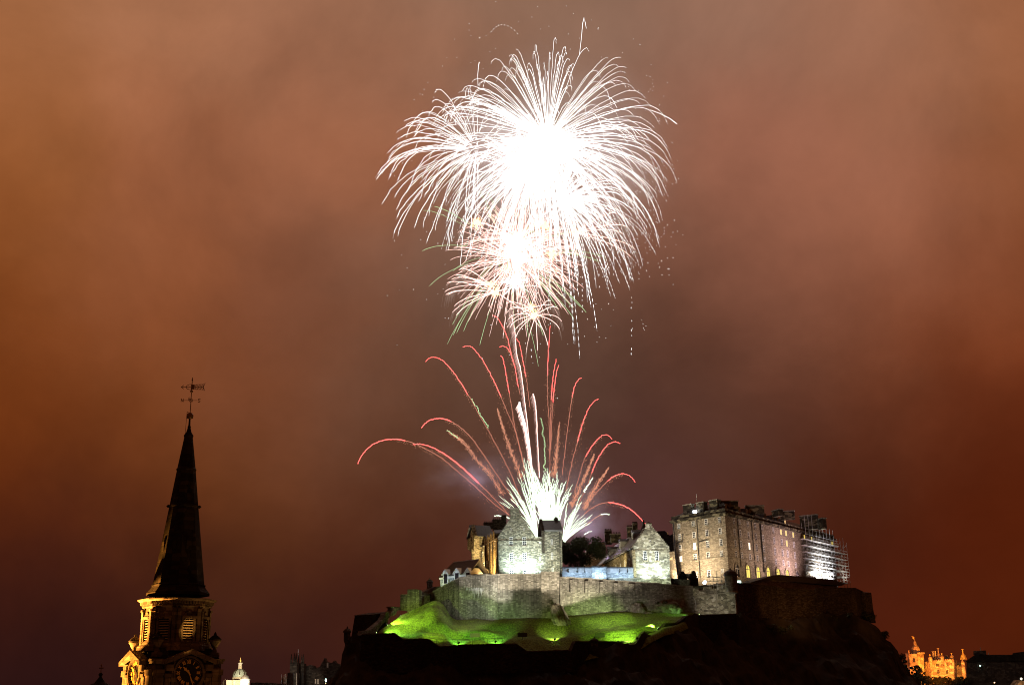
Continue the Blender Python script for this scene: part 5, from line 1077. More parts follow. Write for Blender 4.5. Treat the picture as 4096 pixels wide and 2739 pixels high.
# ------------------------------------------------------------------ floodlit school (right)
Ys = 650; q = Ys/FPX
root = thing('school_building', P(3740,2739,Ys), 'turreted school glowing orange under floodlights at the lower right', 'building')
o6 = lambda x, y: (3560+x/4.375, 2520+y/4.375)
def fac(x0, x1, Ya, Yb): a = o6(x0,700); b = o6(x1,700); return pl_px((a[0],a[1],Ya), (b[0],b[1],Yb))
T1 = fac(345, 470, 648, 646); T2 = fac(470, 600, 646, 648.5)
def wallpx(pl, pts, d, name, m='herst', par=None, f=0): mb = MB(); pl.ppx(mb, [o6(*p) for p in pts], f, -d); return mb.build(name, M[m], par or root)
wallpx(T1, [(338,430),(470,418),(490,1150),(370,1150)], 8, 'tower'); wallpx(T2, [(470,418),(590,405),(618,1150),(490,1150)], 8, 'tower_side')
wallpx(T1, [(333,412),(471,405),(471,424),(335,436)], 8.3, 'parapet', f=.5); wallpx(T2, [(470,388),(592,380),(594,410),(470,416)], 8.3, 'parapet', f=.5)
wallpx(T1, [(400,560),(398,500),(420,478),(442,500),(446,560)], .4, 'clock_window', 'dial', f=.15)
c = P(*o6(455,380), 651); zz = lambda y: P(*o6(455,y), Ys).z; r_ = 72/4.375*q
mb = MB(); mb.lathe((c.x,c.y), [(zz(400),r_),(zz(330),r_*1.02),(zz(285),r_*.8),(zz(258),r_*.45)], 8); mb.build('dome', M['herst'], root)
mb = MB(); mb.lathe((c.x,c.y), [(zz(260),r_*.5),(zz(248),r_*.42),(zz(200),r_*.3),(zz(182),r_*.28),(zz(176),r_*.06),(zz(160),r_*.12),(zz(140),r_*.04)], 8); lt = mb.build('lantern', M['herst'], root)
mb = MB(); p = Vector((c.x-1.0,c.y,0)); mb.lathe((c.x-.6,c.y), [(zz(150),.15),(zz(125),.55),(zz(110),.5),(zz(98),.15)], 6); mb.tube([(c.x-.6,c.y,zz(108)),(c.x-1.3,c.y,zz(97))], .18); mb.build('figure', M['gilt'], lt)
def onion(x, ytop, yb, w_, Y=Ys-2, gold=True, name='corner_turret'):
    p = P(*o6(x, yb), Y); z_ = lambda y: P(*o6(x, y), Y).z; r = w_/4.375*q/2
    mb = MB(); mb.lathe((p.x,p.y), [(z_(yb),r*.8),(z_(yb-15),r),(z_(yb-55),r),(z_(yb-70),r*1.05),(z_(yb-95),r*.75),(z_(yb-108),r*.2),(z_(yb-112),r*.1)], 10); t = mb.build(name, M['herst'], root, False)
    mb = MB(); mb.lathe((p.x,p.y), [(z_(yb-108),.2),(z_(ytop+20),.12),(z_(ytop+12),.55),(z_(ytop),.1)], 6); mb.build('finial', M['gilt'], t)
Mn = fac(720, 1120, 652, 646)
wallpx(Mn, [(715,545),(1120,515),(1135,1150),(745,1150)], 10, 'main_range')
mb = MB()
for i in range(13):
    x = 720+i*31; y = 520-i*2.2; Mn.ppx(mb, [o6(x,y),o6(x+17,y-1),o6(x+17,y+28),o6(x,y+29)], .6, -.3)
mb.build('battlements', M['herst'], root); wallpx(Mn, [(712,540),(1122,508),(1123,522),(713,556)], .3, 'cornice', f=.7)
wallpx(Mn, [(735,640),(1128,612),(1129,620),(736,648)], .2, 'string_course', f=.4)
onion(712, 415, 560, 62); onion(922, 395, 535, 56); onion(1092, 392, 530, 60)
for x, yt, yb in ((765,352,500),(857,300,470),(1285,318,470)):
    p = P(*o6(x,yb), Ys+6); mb = MB(); z_ = lambda y: P(*o6(x,y), Ys+6).z
    mb.lathe((p.x,p.y), [(z_(yb+40),2.0),(z_(yb-30),1.2),(z_(yb-70),.4),(z_(yt+25),.25),(z_(yt+12),.9),(z_(yt),.1)], 8); mb.build('spirelet', M['gilt'] if x == 1285 else M['herst'], root)
for x, yt in ((800,360),(985,430),(1010,430)):
    mb = MB(); a = o6(x-10,yt); boxb(mb, a[0], a[1], a[0]+(3 if x < 900 else 5.5), a[1]+26, Ys+5, 1.5); mb.build('chimney', M['herst'], root)
for x, y0, y1, wd in ((770,585,625,16),(835,580,628,60),(895,590,620,14),(945,560,615,16),(1010,570,615,18),(1075,570,612,16),(845,690,760,40),(1000,690,760,40)):
    mb = MB(); Mn.ppx(mb, [o6(x-wd/2,y0),o6(x+wd/2,y0),o6(x+wd/2,y1),o6(x-wd/2,y1)], .12, -.2); mb.build('window', M['darkst'], root)
Lk = fac(1120, 1280, 652, 655); wallpx(Lk, [(1118,562),(1275,556),(1275,650),(1120,640)], 8, 'link_roof', 'slate', f=.2); wallpx(Lk, [(1120,632),(1282,640),(1290,1150),(1130,1150)], 8, 'link_range')
for x in (1175, 1230):
    mb = MB(); Lk.ppx(mb, [o6(x-24,690),o6(x-24,630),o6(x,602),o6(x+24,630),o6(x+24,690)], .9, -1); mb.build('dormer_gable', M['herst'], root)
p = P(*o6(1302,780), Ys-3); z_ = lambda y: P(*o6(1302,y), Ys-3).z
mb = MB(); mb.lathe((p.x,p.y), [(z_(850),34/4.375*q),(z_(560),30/4.375*q),(z_(545),24/4.375*q),(z_(530),16/4.375*q),(z_(500),5/4.375*q),(z_(465),.1)], 12); mb.build('round_turret', M['herst'], root)
B4 = fac(600, 720, 656, 650); wallpx(B4, [(600,660),(725,640),(735,1150),(610,1150)], 8, 'low_range')
for x in (625, 665, 700):
    mb = MB(); B4.ppx(mb, [o6(x-9,545),o6(x+9,545),o6(x+12,660),o6(x-6,660)], .2, -2); mb.build('chimney', M['herst'], root)
p = P(*o6(337,345), Ys); onion(340, 345, 470, 30)
for x, y, pw, col in ((900,790,110000,(1,.30,.03)),(1010,790,80000,(1,.48,.05)),(760,795,60000,(1,.20,.025)),(1230,790,50000,(1,.20,.03)),(520,800,90000,(1,.22,.035)),(420,790,60000,(1,.20,.03)),(1310,790,26000,(1,.40,.2))):
    s_ = P(*o6(x,y), Ys-26); t_ = P(*o6(x,560 if x > 600 else 480), Ys); lamp('SPOT', s_+Vector((0,0,-1)), pw*.50, col, t_, 1, 110, 1)
lamp('SPOT', P(*o6(870,860), 560), 200000*.55, (1,.21,.025), P(*o6(870,500), Ys), 1, 30, 1)
for x, yt, yb, w_, Y, lab, sd in ((300,440,860,75,612,'dark tree left of the school tower',31),(470,560,880,120,610,'ragged tree half hiding the school tower',32),(560,660,900,110,604,'dark bushy tree before the low range of the school',33),(640,780,960,150,600,'low dark tree at the lower left corner of the school',34),(800,805,1000,260,596,'wide black treetop below the middle of the school front',35),(1010,800,1010,280,592,'wide black treetop below the right half of the school front',36),(1240,790,1010,260,598,'wide black treetop below the round turret of the school',37),(430,760,1000,220,590,'black treetop below the school tower at the foot of the crag',38)):
    a = o6(x, yt); b = o6(x, yb); tree(a[0], a[1], b[1], w_/4.375*1.3, Y, lab, 700, sd, 'trees before the school', ls=.55)
# dark block on the right
root = thing('dark_terrace', P(3980,2739,600), 'large unlit terrace with hipped roof right of the glowing school', 'building')
pl = pl_px((3862,2700,600), (4110,2700,590)); mb = MB(); pl.ppx(mb, [o6(1335,900),o6(1340,545),(4130,2639),(4130,2770),o6(1335,1000)], 0, -14); mb.build('wall', M['citywall'], root)
mb = MB(); pl.ppx(mb, [o6(1318,545),o6(1420,470),o6(1530,395),o6(1640,425),o6(2150,425),o6(2160,392),o6(2345,370),(4130,2605),(4130,2642)], .6, -15); mb.build('roof', M['spire'], root)
mb = MB(); pl.ppx(mb, [o6(1460,420),o6(1460,355),o6(1680,345),o6(1690,425)], -3, -9); mb.build('chimney_stack', M['citywall'], root)
mb = MB()
for i in range(10):
    a = o6(1420+i*85, 590); 
    for r2 in range(2): pl.ppx(mb, [(a[0],a[1]+r2*26),(a[0]+5,a[1]+r2*26),(a[0]+5,a[1]+12+r2*26),(a[0],a[1]+12+r2*26)], .1, -.2)
mb.build('windows', M['dial'], root)
for x, yt, yb, lab in ((1580,295,420,'tall pale flagpole on the dark terrace roof at the right'),(1722,388,430,'short pale mast on the dark terrace roof right of the tall flagpole')):
    mb = MB(); a, b = P(*o6(x,yt), 600), P(*o6(x,yb), 600); mb.tube([Vector((a.x,a.y,b.z-2)), a], .2); tag(mb.build('flagpole', M['domest']), lab, 'flagpole')
mb = MB(); p = P(*o6(1575,615), 596); mb.blob(p, .4); tag(mb.build('street_light', M['bulbc']), 'small greenish light below the hip of the dark terrace', 'street light')
root = thing('lit_gable_house', P(4088,2745,520), 'orange lit gable at the very lower right corner of the view', 'building'); pl = pl_px((4070,2739,520), (4110,2739,520)); mb = MB(); pl.ppx(mb, [(4068,2760),(4072,2735),(4085,2718),(4098,2724),(4110,2740),(4110,2760)], 0, -8); mb.build('wall', M['herst'], root)
mb = MB(); p = P(4085,2713,516); mb.blob(p, .6); tag(mb.build('street_light', M['hotwin']), 'bright warm light above the lit gable at the lower right corner', 'street light')
lamp('POINT', P(4085,2712,512), 3000, (1,.55,.25), None, .5)
mb = MB(); p = P(3978,2728,520); mb.blob(p, .3); tag(mb.build('street_light', M['bulb']), 'faint orange light in front of the dark terrace near the bottom', 'street light')

# ------------------------------------------------------------------ fireworks: every star trail is a glowing body in the air
YF = 425.0; qf = YF/FPX
def simplify(n): pass
def trail_mesh(pts, r0, r1, dash_from=1.0, wob=0.0, rnd=random, n=3, mb=None):
    mb = mb or MB(); N = len(pts); out = []
    for i, p in enumerate(pts): out.append(Vector(p)+Vector((rnd.gauss(0,wob), 0, rnd.gauss(0,wob))) if wob else Vector(p))
    kd = int(N*dash_from); q, rr_ = [], []
    for i in range(N):
        r = r0+(r1-r0)*i/N
        if i <= kd or i == N-1: q.append(out[i]); rr_.append(r if i < N-1 else r*.5)
        else:
            d_ = out[i+1]-out[i]; t = .35+.3*rnd.random(); q += [out[i], out[i]+d_*t, out[i]+d_*(t+.06), out[i]+d_*.95]; rr_ += [r*1.1, r*.9, .012, .012]
    mb.tube(q, rr_, n); return mb
def ballistic(c, d, R, drop, n=16, kdrag=2.2, tmax=1.0):
    out = []
    for i in range(n):
        t = tmax*i/(n-1); s = (1-math.exp(-kdrag*t))/(1-math.exp(-kdrag)); out.append(c+d*R*s+Vector((0,0,-drop*t*t)))
    return out
def rdir(rnd):
    while True:
        v = Vector((rnd.uniform(-1,1), rnd.uniform(-1,1), rnd.uniform(-1,1)))
        if .05 < v.length < 1: return v.normalized()
def burst(c, label, count, R, drop, r0, r1, m, seed, name='firework_burst', dash=(.6,1.0), wob=0.0, jit=.16, dirs=None, kdrag=2.2, start=0.0, n=16, tmax=(.75,1.0), part='star_trail', light=None):
    rnd = random.Random(seed); root = thing(name, c, label, 'firework', 'firework bursts'); rest = MB()
    for i in range(count):
        d = dirs(rnd) if dirs else rdir(rnd); Ri = R*(1-jit*rnd.random()); pts = ballistic(c, d, Ri, drop*(.8+.4*rnd.random()), n, kdrag, rnd.uniform(*tmax))
        if start: pts = pts[int(start*n):]
        da = rnd.uniform(*dash); rs = rnd.uniform(.75,1.2)
        if i < 100: trail_mesh(pts, r0*rs, r1*rs, da, wob, rnd).build(part, M[m], root, fix=False)
        else: trail_mesh(pts, r0*rs, r1*rs, da, wob, rnd, mb=rest)
    if count > 100: o = rest.build(part+'s', M[m], root, fix=False); o['kind'] = 'stuff'
    return root
CA = P(2190,560,YF); CB = P(2110,690,YF+12); CC = P(1905,600,YF-10)
burst(CA, 'biggest white burst of drooping star trails, upper centre and right of the display', 330, 575*qf, 205*qf, .085, .06, 'tw', 21, dash=(.55,.95), wob=.10, kdrag=2.9, tmax=(.72,1.02))
burst(CB, 'white burst with a solid glowing heart overlapping the lower left of the biggest one', 120, 410*qf, 225*qf, .10, .075, 'tw', 22, dash=(.55,.95), wob=.10, kdrag=2.2, tmax=(.6,1.02))
burst(P(2215,640,YF+5), 'dense white core burst in the middle of the biggest one', 70, 260*qf, 60*qf, .11, .08, 'tw', 23, dash=(.8,1.0), wob=.08, kdrag=2.4)
burst(CC, 'white burst of wavy drooping trails reaching far out at the upper left', 84, 450*qf, 210*qf, .06, .095, 'tw', 24, start=.12, dash=(.75,1.0), wob=.16, kdrag=1.9, tmax=(.7,1.0),
      dirs=lambda r: (lambda v: Vector((-abs(v.x) if r.random() < .85 else v.x, v.y, v.z*.8+.15)).normalized())(rdir(r)))
burst(P(2240,800,YF-8), 'white burst of long falling dotted trails at the lower right of the display', 105, 410*qf, 260*qf, .11, .085, 'tw', 25, dash=(.3,.6), wob=.08, kdrag=1.6, n=24, tmax=(.7,1.0),
      dirs=lambda r: (lambda v: Vector((v.x*.7+.5, v.y*.8, v.z*.7+.1)).normalized())(rdir(r)))
burst(P(2035,1010,YF-6), 'pale green burst of straight spikes below the white bursts', 40, 450*qf, 70*qf, .06, .09, 'tg', 26, dash=(1,1), wob=.03, kdrag=1.5, start=.35, tmax=(.8,1.0), dirs=lambda r: (lambda v: Vector((v.x-.1, v.y, v.z*.85-.1)).normalized())(rdir(r)))
burst(P(2060,1040,YF+3), 'rose white burst of fine crossing trails below the white bursts', 190, 330*qf, 50*qf, .09, .06, 'tw2', 27, dash=(.9,1), wob=.03, kdrag=1.8)
burst(P(2080,960,YF-3), 'white burst of fine trails tangled between the big bursts and the rose one', 140, 300*qf, 80*qf, .09, .06, 'tw2', 28, dash=(.7,1), wob=.05, kdrag=1.8)
# palm shells with hanging sparks
def palm(px, py, Y, R, label, seed, arms, drop=40, hairs=15, m='tw2'):
    c = P(px, py, Y); rnd = random.Random(seed); root = thing('palm_burst', c, label, 'firework', 'palm bursts with hanging sparks'); hb = MB()
    for a in arms:
        yy = rnd.uniform(-.5,.5); d = Vector((math.sin(R_(a))*math.sqrt(1-yy*yy*.5), yy*.6, math.cos(R_(a)))); L = R*rnd.uniform(.85,1.1); pts = ballistic(c, d, L*qf, drop*qf, 12, 1.6)
        trail_mesh(pts, .15, .13, 1.0, .02, rnd).build('arm', M[m], root, fix=False)
        for _ in range(hairs):
            i = rnd.uniform(4, 11); k0 = int(i); p = pts[k0].lerp(pts[min(k0+1,11)], i-k0); ln = rnd.uniform(12, 75)*qf*(i/11); dx = d.x*ln*.22
            hb.tube([p, p+Vector((dx*.6,0,-ln*.35)), p+Vector((dx,0,-ln))], [.05,.04,.015], 3)
    o = hb.build('hanging_sparks', M['hair'], root, fix=False); o['kind'] = 'stuff'
    g = MB()
    for _ in range(46):
        d = rdir(rnd); g.tube([c, c+d*rnd.uniform(10,34)*qf], [.16,.03], 3)
    o = g.build('flash', M['gold'], root, fix=False)
    g = MB(); g.lathe((c.x,c.y), [(c.z-.9,.05),(c.z-.5,.7),(c.z,.95),(c.z+.5,.7),(c.z+.9,.05)], 10); g.build('core', M['gold'], root, True)
palm(2142,1260,YF-14,118,'spider shaped pink white palm burst, lowest of the palms above the red arcs', 41, (-98,-80,-62,-110,-125,-25,62,82,100,-160,178,152,35), 40, 26)
palm(2122,1232,YF-10,110,'small palm burst just above left of the lowest spider palm', 42, (-30,-85,-70,20,70,-120), 30, 12)
palm(1982,1168,YF-12,200,'pink white palm burst with long arms hanging to the left of the rose burst', 43, (-88,-80,-96,-72,-104,-60,-115,40,75,120), 36, 30)
palm(1965,1140,YF-4,180,'palm burst with feathery arms, highest on the left side', 44, (-70,-78,-62,-50,-86,30), 36, 26)
palm(2300,930,YF-20,230,'palm burst whose feathery arms reach right under the biggest white burst', 45, (78,88,98,70,108,60), 40, 30)
for i, (x, y, lab) in enumerate(((1905,888,'small golden flash alone at the left of the lower white trails'),(2205,1018,'small golden flash right of the rose burst heart'),(2062,1130,'white gold flash at the bottom of the rose burst'),(2050,980,'white gold flash in the heart of the lower burst'),(2180,905,'small golden flash between the big white bursts and the rose burst'))):
    c = P(x, y, YF-16); rnd = random.Random(60+i); root = thing('shell_flash', c, lab, 'firework', 'golden shell flashes'); g = MB()
    for _ in range(50 if i not in (2,3) else 110):
        d = rdir(rnd); g.tube([c, c+d*rnd.uniform(8,38 if i not in (2,3) else 85)*qf], [.2,.03], 3)
    g.build('rays', M['gold'] if i not in (2,3) else M['tw'], root, fix=False)
    g = MB(); g.lathe((c.x,c.y), [(c.z-1.1,.05),(c.z-.6,.8),(c.z,1.1),(c.z+.6,.8),(c.z+1.1,.05)], 10); g.build('core', M['gold'] if i not in (2,3) else M['tw'], root, True)
# loose sparks drifting down
rnd = random.Random(77); mb = MB()
for _ in range(620):
    a = rnd.random()
    if a < .42: px = rnd.gauss(2540,80); py = rnd.uniform(640,1110)
    elif a < .72: px = rnd.gauss(2140,230); py = rnd.gauss(1150,150)
    else: ang = rnd.uniform(0,6.28); rr = rnd.gauss(520,50); px = 2160+rr*math.sin(ang); py = 600-rr*math.cos(ang)
    mb.blob(P(px, py, YF+rnd.uniform(-30,30)), rnd.uniform(.06,.14), rnd.uniform(.08,.26))
for x, y0, y1 in ((2526,1190,1430),(2200,800,1320),(1785,560,700),(2125,1400,1450),(2355,1100,1180),(2398,1000,1160),(2455,900,1110),(2330,960,1260)):
    y = y0
    while y < y1:
        l_ = rnd.uniform(5,14); mb.blob(P(x+rnd.uniform(-2,2), y, YF-20), .09, l_*qf/2); y += rnd.uniform(14,60 if y1-y0 < 250 else 32)
tag(mb.build('falling_sparks', M['tw'], fix=False), 'scattered white sparks drifting down around the bursts', 'sparks', kind='stuff')
for i, (pp, lab) in enumerate((([(2318,220),(2325,160),(2331,95),(2336,72),(2341,92),(2345,115)],'lone white star hooking over above the top right of the biggest burst'),([(1912,340),(1911,300),(1915,258),(1918,250)],'lone white star rising straight at the upper left of the biggest burst'),([(2600,440),(2640,455),(2680,475),(2708,497)],'lone white star flying out to the right of the biggest burst'))):
    mb = MB(); mb.tube([P(x,y,YF-5) for x, y in pp], [.09,.09,.12,.14,.1,.07][:len(pp)], 3); tag(mb.build('stray_star', M['tw'], fix=False), lab, 'firework', 'stray stars')
mb = MB()
for x, y in ((1965,127),(1975,117),(1985,108),(1994,102),(2005,100),(2018,101),(2032,105),(2045,113),(2058,122),(2070,135)): mb.blob(P(x,y,YF), .2)
tag(mb.build('stray_star', M['tw'], fix=False), 'dotted faint arc of a dying star above the big white burst', 'firework', 'stray stars')

# red comets: real arcs rising from behind the castle
oz = lambda x, y: (1400+x/1.8023, 1300+y/1.8023)
def smooth(pts, n=6):
    out = []
    for i in range(len(pts)-1):
        p0 = pts[max(i-1,0)]; p1 = pts[i]; p2 = pts[i+1]; p3 = pts[min(i+2,len(pts)-1)]
        for j in range(n):
            t = j/n; out.append(tuple(.5*((2*b)+(-a+c)*t+(2*a-5*b+4*c-d)*t*t+(-a+3*b-3*c+d)*t**3) for a, b, c, d in zip(p0,p1,p2,p3)))
    out.append(pts[-1]); return out
YC = 415
def comet(pts, split, label, m='tr', tail='trf', w0=.24, w1=.10, dust=0, seed=0, group='red comet arcs', name='comet', Y=YC, wob=.7):
    rnd = random.Random(seed+500); pp = smooth(pts, 7); k = max(2, int(len(pp)*split)); Yo = Y+rnd.uniform(-14,14)
    W3 = [P(oz(x,y)[0]+rnd.gauss(0,wob), oz(x,y)[1]+rnd.gauss(0,wob), Yo+(8-8*i/len(pp))) for i, (x, y) in enumerate(pp)]
    root = thing(name, W3[0], label, 'firework', group)
    trail_mesh(W3[:k+1], w0*.7, w0, 1.0, 0, rnd, 4).build('head', M[m], root, fix=False)
    if k < len(W3)-2:
        trail_mesh(W3[k:], w0*.55, w1, 1.0, 0, rnd, 4).build('tail', M[tail], root, fix=False)
    if dust:
        mb = MB(); T = W3[int(len(W3)*.35):]
        for _ in range(dust):
            i = rnd.randrange(len(T)-1); p = T[i].lerp(T[i+1], rnd.random()); s = .25+.9*i/len(T); mb.blob(p+Vector((rnd.gauss(0,s), rnd.gauss(0,s), rnd.gauss(-.6,s))), rnd.uniform(.05,.12))
        o = mb.build('ember_dust', M['tro'], root, fix=False); o['kind'] = 'stuff'
    return root
C_ = [
 ([(55,1000),(90,930),(150,870),(230,832),(320,822),(400,832),(480,858),(560,900),(650,950),(760,1040),(900,1160),(1030,1280),(1150,1370)],.42,'red arc reaching farthest left, its tip curling down'),
 ([(455,860),(500,856),(560,870),(650,910),(740,970),(830,1045),(930,1140),(1040,1250),(1150,1368)],.75,'bright red straightish arc just under the farthest left one'),
 ([(515,740),(545,705),(590,680),(650,672),(720,690),(800,740),(880,820),(960,930),(1060,1080),(1140,1200),(1200,1300)],.42,'red arc with a thick pink tip, second from the left in height'),
 ([(545,262),(570,240),(605,232),(650,245),(700,285),(760,360),(820,450),(880,550),(950,680),(1020,800),(1100,950),(1180,1120),(1230,1250)],.55,'tall red arc hooking left, highest of the left hand arcs'),
 ([(815,158),(850,150),(885,165),(930,215),(985,300),(1040,410),(1090,520),(1140,640),(1190,760),(1230,900),(1260,1040)],.6,'tall red arc whose hooked tip stands between the left arcs and the white comets'),
 ([(1078,158),(1105,152),(1140,175),(1165,225),(1190,310),(1205,400),(1225,500)],.9,'short red hook just left of the tall pink comet stem'),
 ([(1085,220),(1100,235),(1115,300),(1135,410),(1160,560),(1190,740),(1225,900),(1260,1050)],.5,'thin red arc directly under the short red hook'),
 ([(1038,-68),(1065,-50),(1095,0),(1120,50),(1145,130),(1165,220),(1185,300)],.95,'red arc starting inside the lowest spider palm burst'),
 ([(1200,98),(1220,130),(1240,220),(1260,330),(1275,420),(1300,600)],.7,'thin red arc just right of the tall pink comet stem'),
 ([(1443,5),(1435,120),(1428,240),(1424,345),(1425,480),(1432,650),(1440,900),(1440,1200)],.45,'straight vertical red comet, tallest of all red ones'),
 ([(1488,245),(1472,320),(1460,420),(1450,540),(1445,700),(1442,950)],.6,'left one of two close red comets right of the vertical one'),
 ([(1505,288),(1488,340),(1475,440),(1462,560),(1455,680),(1448,900)],.6,'right one of two close red comets right of the vertical one'),
 ([(1670,380),(1645,395),(1620,440),(1603,510),(1588,600),(1570,740),(1550,900),(1530,1080)],.45,'thin red arc leaning right with the tip at the height of the white comets'),
 ([(1790,532),(1760,550),(1720,600),(1690,670),(1665,750),(1640,840),(1610,950),(1585,1060),(1555,1200)],.62,'long bright red arc on the right, below the thin leaning one'),
 ([(1890,820),(1865,797),(1835,790),(1800,808),(1760,850),(1720,910),(1685,980),(1655,1080),(1620,1200)],.7,'upper one of two nested red hooks on the right'),
 ([(1945,852),(1920,842),(1890,845),(1850,870),(1800,940),(1760,1020),(1730,1100),(1690,1200),(1640,1300)],.7,'lower one of two nested red hooks on the right'),
 ([(2055,1133),(2035,1100),(2000,1078),(1955,1070),(1900,1090),(1850,1130),(1800,1180),(1740,1250),(1690,1320)],.6,'broad red hook above the green tree, second lowest on the right'),
 ([(2125,1430),(2090,1390),(2040,1340),(1980,1305),(1920,1285),(1860,1277),(1800,1290),(1740,1320),(1680,1370)],.62,'lowest red arc on the right, falling onto the gabled hall')]
for i, (p, s, l) in enumerate(C_): comet(p, s, l, seed=i, dust=240 if i in (0,1,2,3,4,13,16) else 110, w0=.17 if i not in (0,1,2,17) else .22)
def dustplume(pts, label, seed, m='tro', n=520):
    rnd = random.Random(seed); pp = smooth(pts, 8); W3 = [P(*oz(x,y), YC+5) for x, y in pp]; root = thing('ember_plume', W3[0], label, 'firework', 'orange ember plumes'); mb = MB()
    for _ in range(n):
        i = rnd.random()**.7*(len(W3)-1.01); k = int(i); p = W3[k].lerp(W3[k+1], i-k); s = .12+.55*i/len(W3); mb.blob(p+Vector((rnd.gauss(0,s), rnd.gauss(0,s), rnd.gauss(0,s))), rnd.uniform(.06,.13), rnd.uniform(.1,.4))
    o = mb.build('embers', M[m], root, fix=False); o['kind'] = 'stuff'
    trail_mesh(W3, .05, .16, 1.0, 0, rnd, 3).build('stem', M['trf'], root, fix=False)
for i, (p, l) in enumerate((([(1765,925),(1730,1010),(1690,1100),(1640,1210),(1600,1300)],'dusty orange plume between the two nested red hooks'),([(1865,1025),(1830,1080),(1780,1150),(1730,1240),(1690,1320)],'dusty orange plume left of the broad red hook'),([(1060,600),(1090,700),(1130,830),(1180,960),(1240,1100)],'wide dusty orange plume left of the thick white comets'),([(1510,700),(1500,800),(1490,900),(1480,1000),(1470,1080)],'faint upright dusty plume right of the vertical red comet'),([(700,758),(740,790),(780,815),(840,870),(920,980),(1000,1060),(1100,1220)],'dusty orange plume crossing under the tall left arcs'))): dustplume(p, l, 90+i)
# thick white comets with a brush of sparks
def brush(pts, label, w, seed, n=500, side=.5, m='tw2', ml='tp'):
    rnd = random.Random(seed); pp = smooth(pts, 8); W3 = [P(*oz(x,y), YC-2) for x, y in pp]; root = thing('white_comet', W3[0], label, 'firework', 'thick white comets'); N = len(W3)
    trail_mesh(W3, w[0], w[1], 1.0, .03, rnd, 5).build('stem', M[m], root, fix=False); mb = MB()
    for _ in range(n):
        i = rnd.random()*(N-1.01); k = int(i); p = W3[k].lerp(W3[k+1], i-k); e = (i/N)**.6; L = rnd.uniform(.3,1.5)*(1.2-.7*e)*side; mb.tube([p, p+Vector((-L, rnd.gauss(0,.3), -L*1.6))], [.06,.015], 3)
    o = mb.build('spark_brush', M[ml], root, fix=False); o['kind'] = 'stuff'
brush([(1160,-75),(1170,-40),(1190,60),(1200,200),(1225,300),(1245,420),(1258,540),(1275,680),(1290,820),(1310,1000),(1330,1200)], 'tallest pink white comet stem, rising from the fountain to the spider palm', (.15,.17), 71, 1300, 1.0)
brush([(1220,555),(1240,640),(1262,720),(1280,830),(1300,960),(1320,1100),(1330,1200)], 'thickest white comet, left of the tallest pink stem', (.34,.24), 72, 700, .9, 'tw', 'tw2')
brush([(1320,495),(1335,560),(1345,680),(1350,800),(1358,950),(1366,1100)], 'short thick pink white comet, right one of the three', (.24,.14), 73, 420, .8)
comet([(1377,672),(1382,700),(1390,740),(1388,780),(1402,840),(1400,890),(1408,950),(1402,1000),(1405,1050)], 1.0, 'thin wiggling yellow green comet right of the thick white ones', 'tg', seed=44, w0=.14, group='green comets', wob=2.0)
comet([(880,535),(895,565),(920,600),(935,640),(965,685),(1000,740)], 1.0, 'yellow green wiggle on the tallest left red arc', 'tg', seed=45, w0=.14, group='green comets', wob=1.5)
comet([(700,758),(740,785),(780,812)], 1.0, 'short green streak at the top of the left dusty plume', 'tg', seed=46, w0=.15, group='green comets', wob=1.0)
comet([(1752,1100),(1735,1125),(1715,1150),(1700,1180),(1685,1200)], 1.0, 'short white green streak beside the nested red hooks', 'tgw', seed=47, w0=.2, group='green comets', wob=1.5)
comet([(1870,1365),(1840,1360),(1800,1370),(1740,1410),(1690,1450)], .45, 'short white green streak pointing right, low above the tree', 'tgw', 'tro', seed=48, w0=.22, group='green comets', dust=60)
comet([(1042,1375),(1070,1372),(1100,1376),(1130,1382),(1150,1395)], 1.0, 'short white green streak touching the left slope of the stepped gable', 'tgw', seed=49, w0=.2, group='green comets', wob=1.5)
# crackling fountains behind the tall gabled block
def fountain(base, tips, label, seed, per=1, Y=402, w=.10):
    rnd = random.Random(seed); b0 = oz(*base[0]); root = thing('firework_fountain', P(*b0, Y), label, 'firework', 'green white crackling fountains')
    rest = MB(); cnt = 0
    for tip in tips:
        for _ in range(per):
            s = base[rnd.randrange(len(base))]; sx_, sy_ = s[0]+rnd.gauss(0,5), s[1]+rnd.gauss(0,5); tx, ty = tip[0]+rnd.gauss(0,9), tip[1]+rnd.gauss(0,16); n = 26; pts = []; Yo = Y+rnd.uniform(-6,6); ph = rnd.random()*6; wl = 0
            for i in range(n+1):
                t = i/n; wl = wl*.55+rnd.gauss(0,3.0); amp = wl*(t**1.5); x = sx_+(tx-sx_)*t+amp+10*math.sin(t*math.pi)*(.5 if tx < sx_ else -.5); y = sy_+(ty-sy_)*(1-(1-t)**1.15)
                pts.append(P(*oz(x, y), Yo))
            mb = rest if cnt >= 100 else MB(); ww = w*rnd.uniform(.8,1.15); trail_mesh(pts, ww*1.25, ww*.7, 1.0, 0, rnd, 3, mb)
            if cnt < 100: mb.build('crackle_trail', M['tgw'], root, fix=False)
            cnt += 1
    if cnt > 100: o = rest.build('crackle_trails', M['tgw'], root, fix=False); o['kind'] = 'stuff'
rr = random.Random(5)
fountain([(1348,1525)], [(1130,1110),(1132,1160),(1165,1150),(1150,1200),(1085,1255),(1100,1260),(1160,1265),(1210,1075),(1235,1090),(1255,965),(1250,990),(1275,1000),(1245,1130),(1290,1060),(1225,1180),(1200,1240),(1250,1260),(1300,1110)], 'left crackling green white fountain beside the stepped gable', 201, 2)
tips = [(rr.uniform(1265,1480), 0) for _ in range(46)]; tips = [(x, 1075+abs(x-1360)*.22+rr.uniform(-35,150)) for x, _ in tips]
fountain([(1370+i*13,1425) for i in range(10)], tips, 'middle fountain of solid white glow above the cap house roof', 202, 2, Y=405, w=.11)
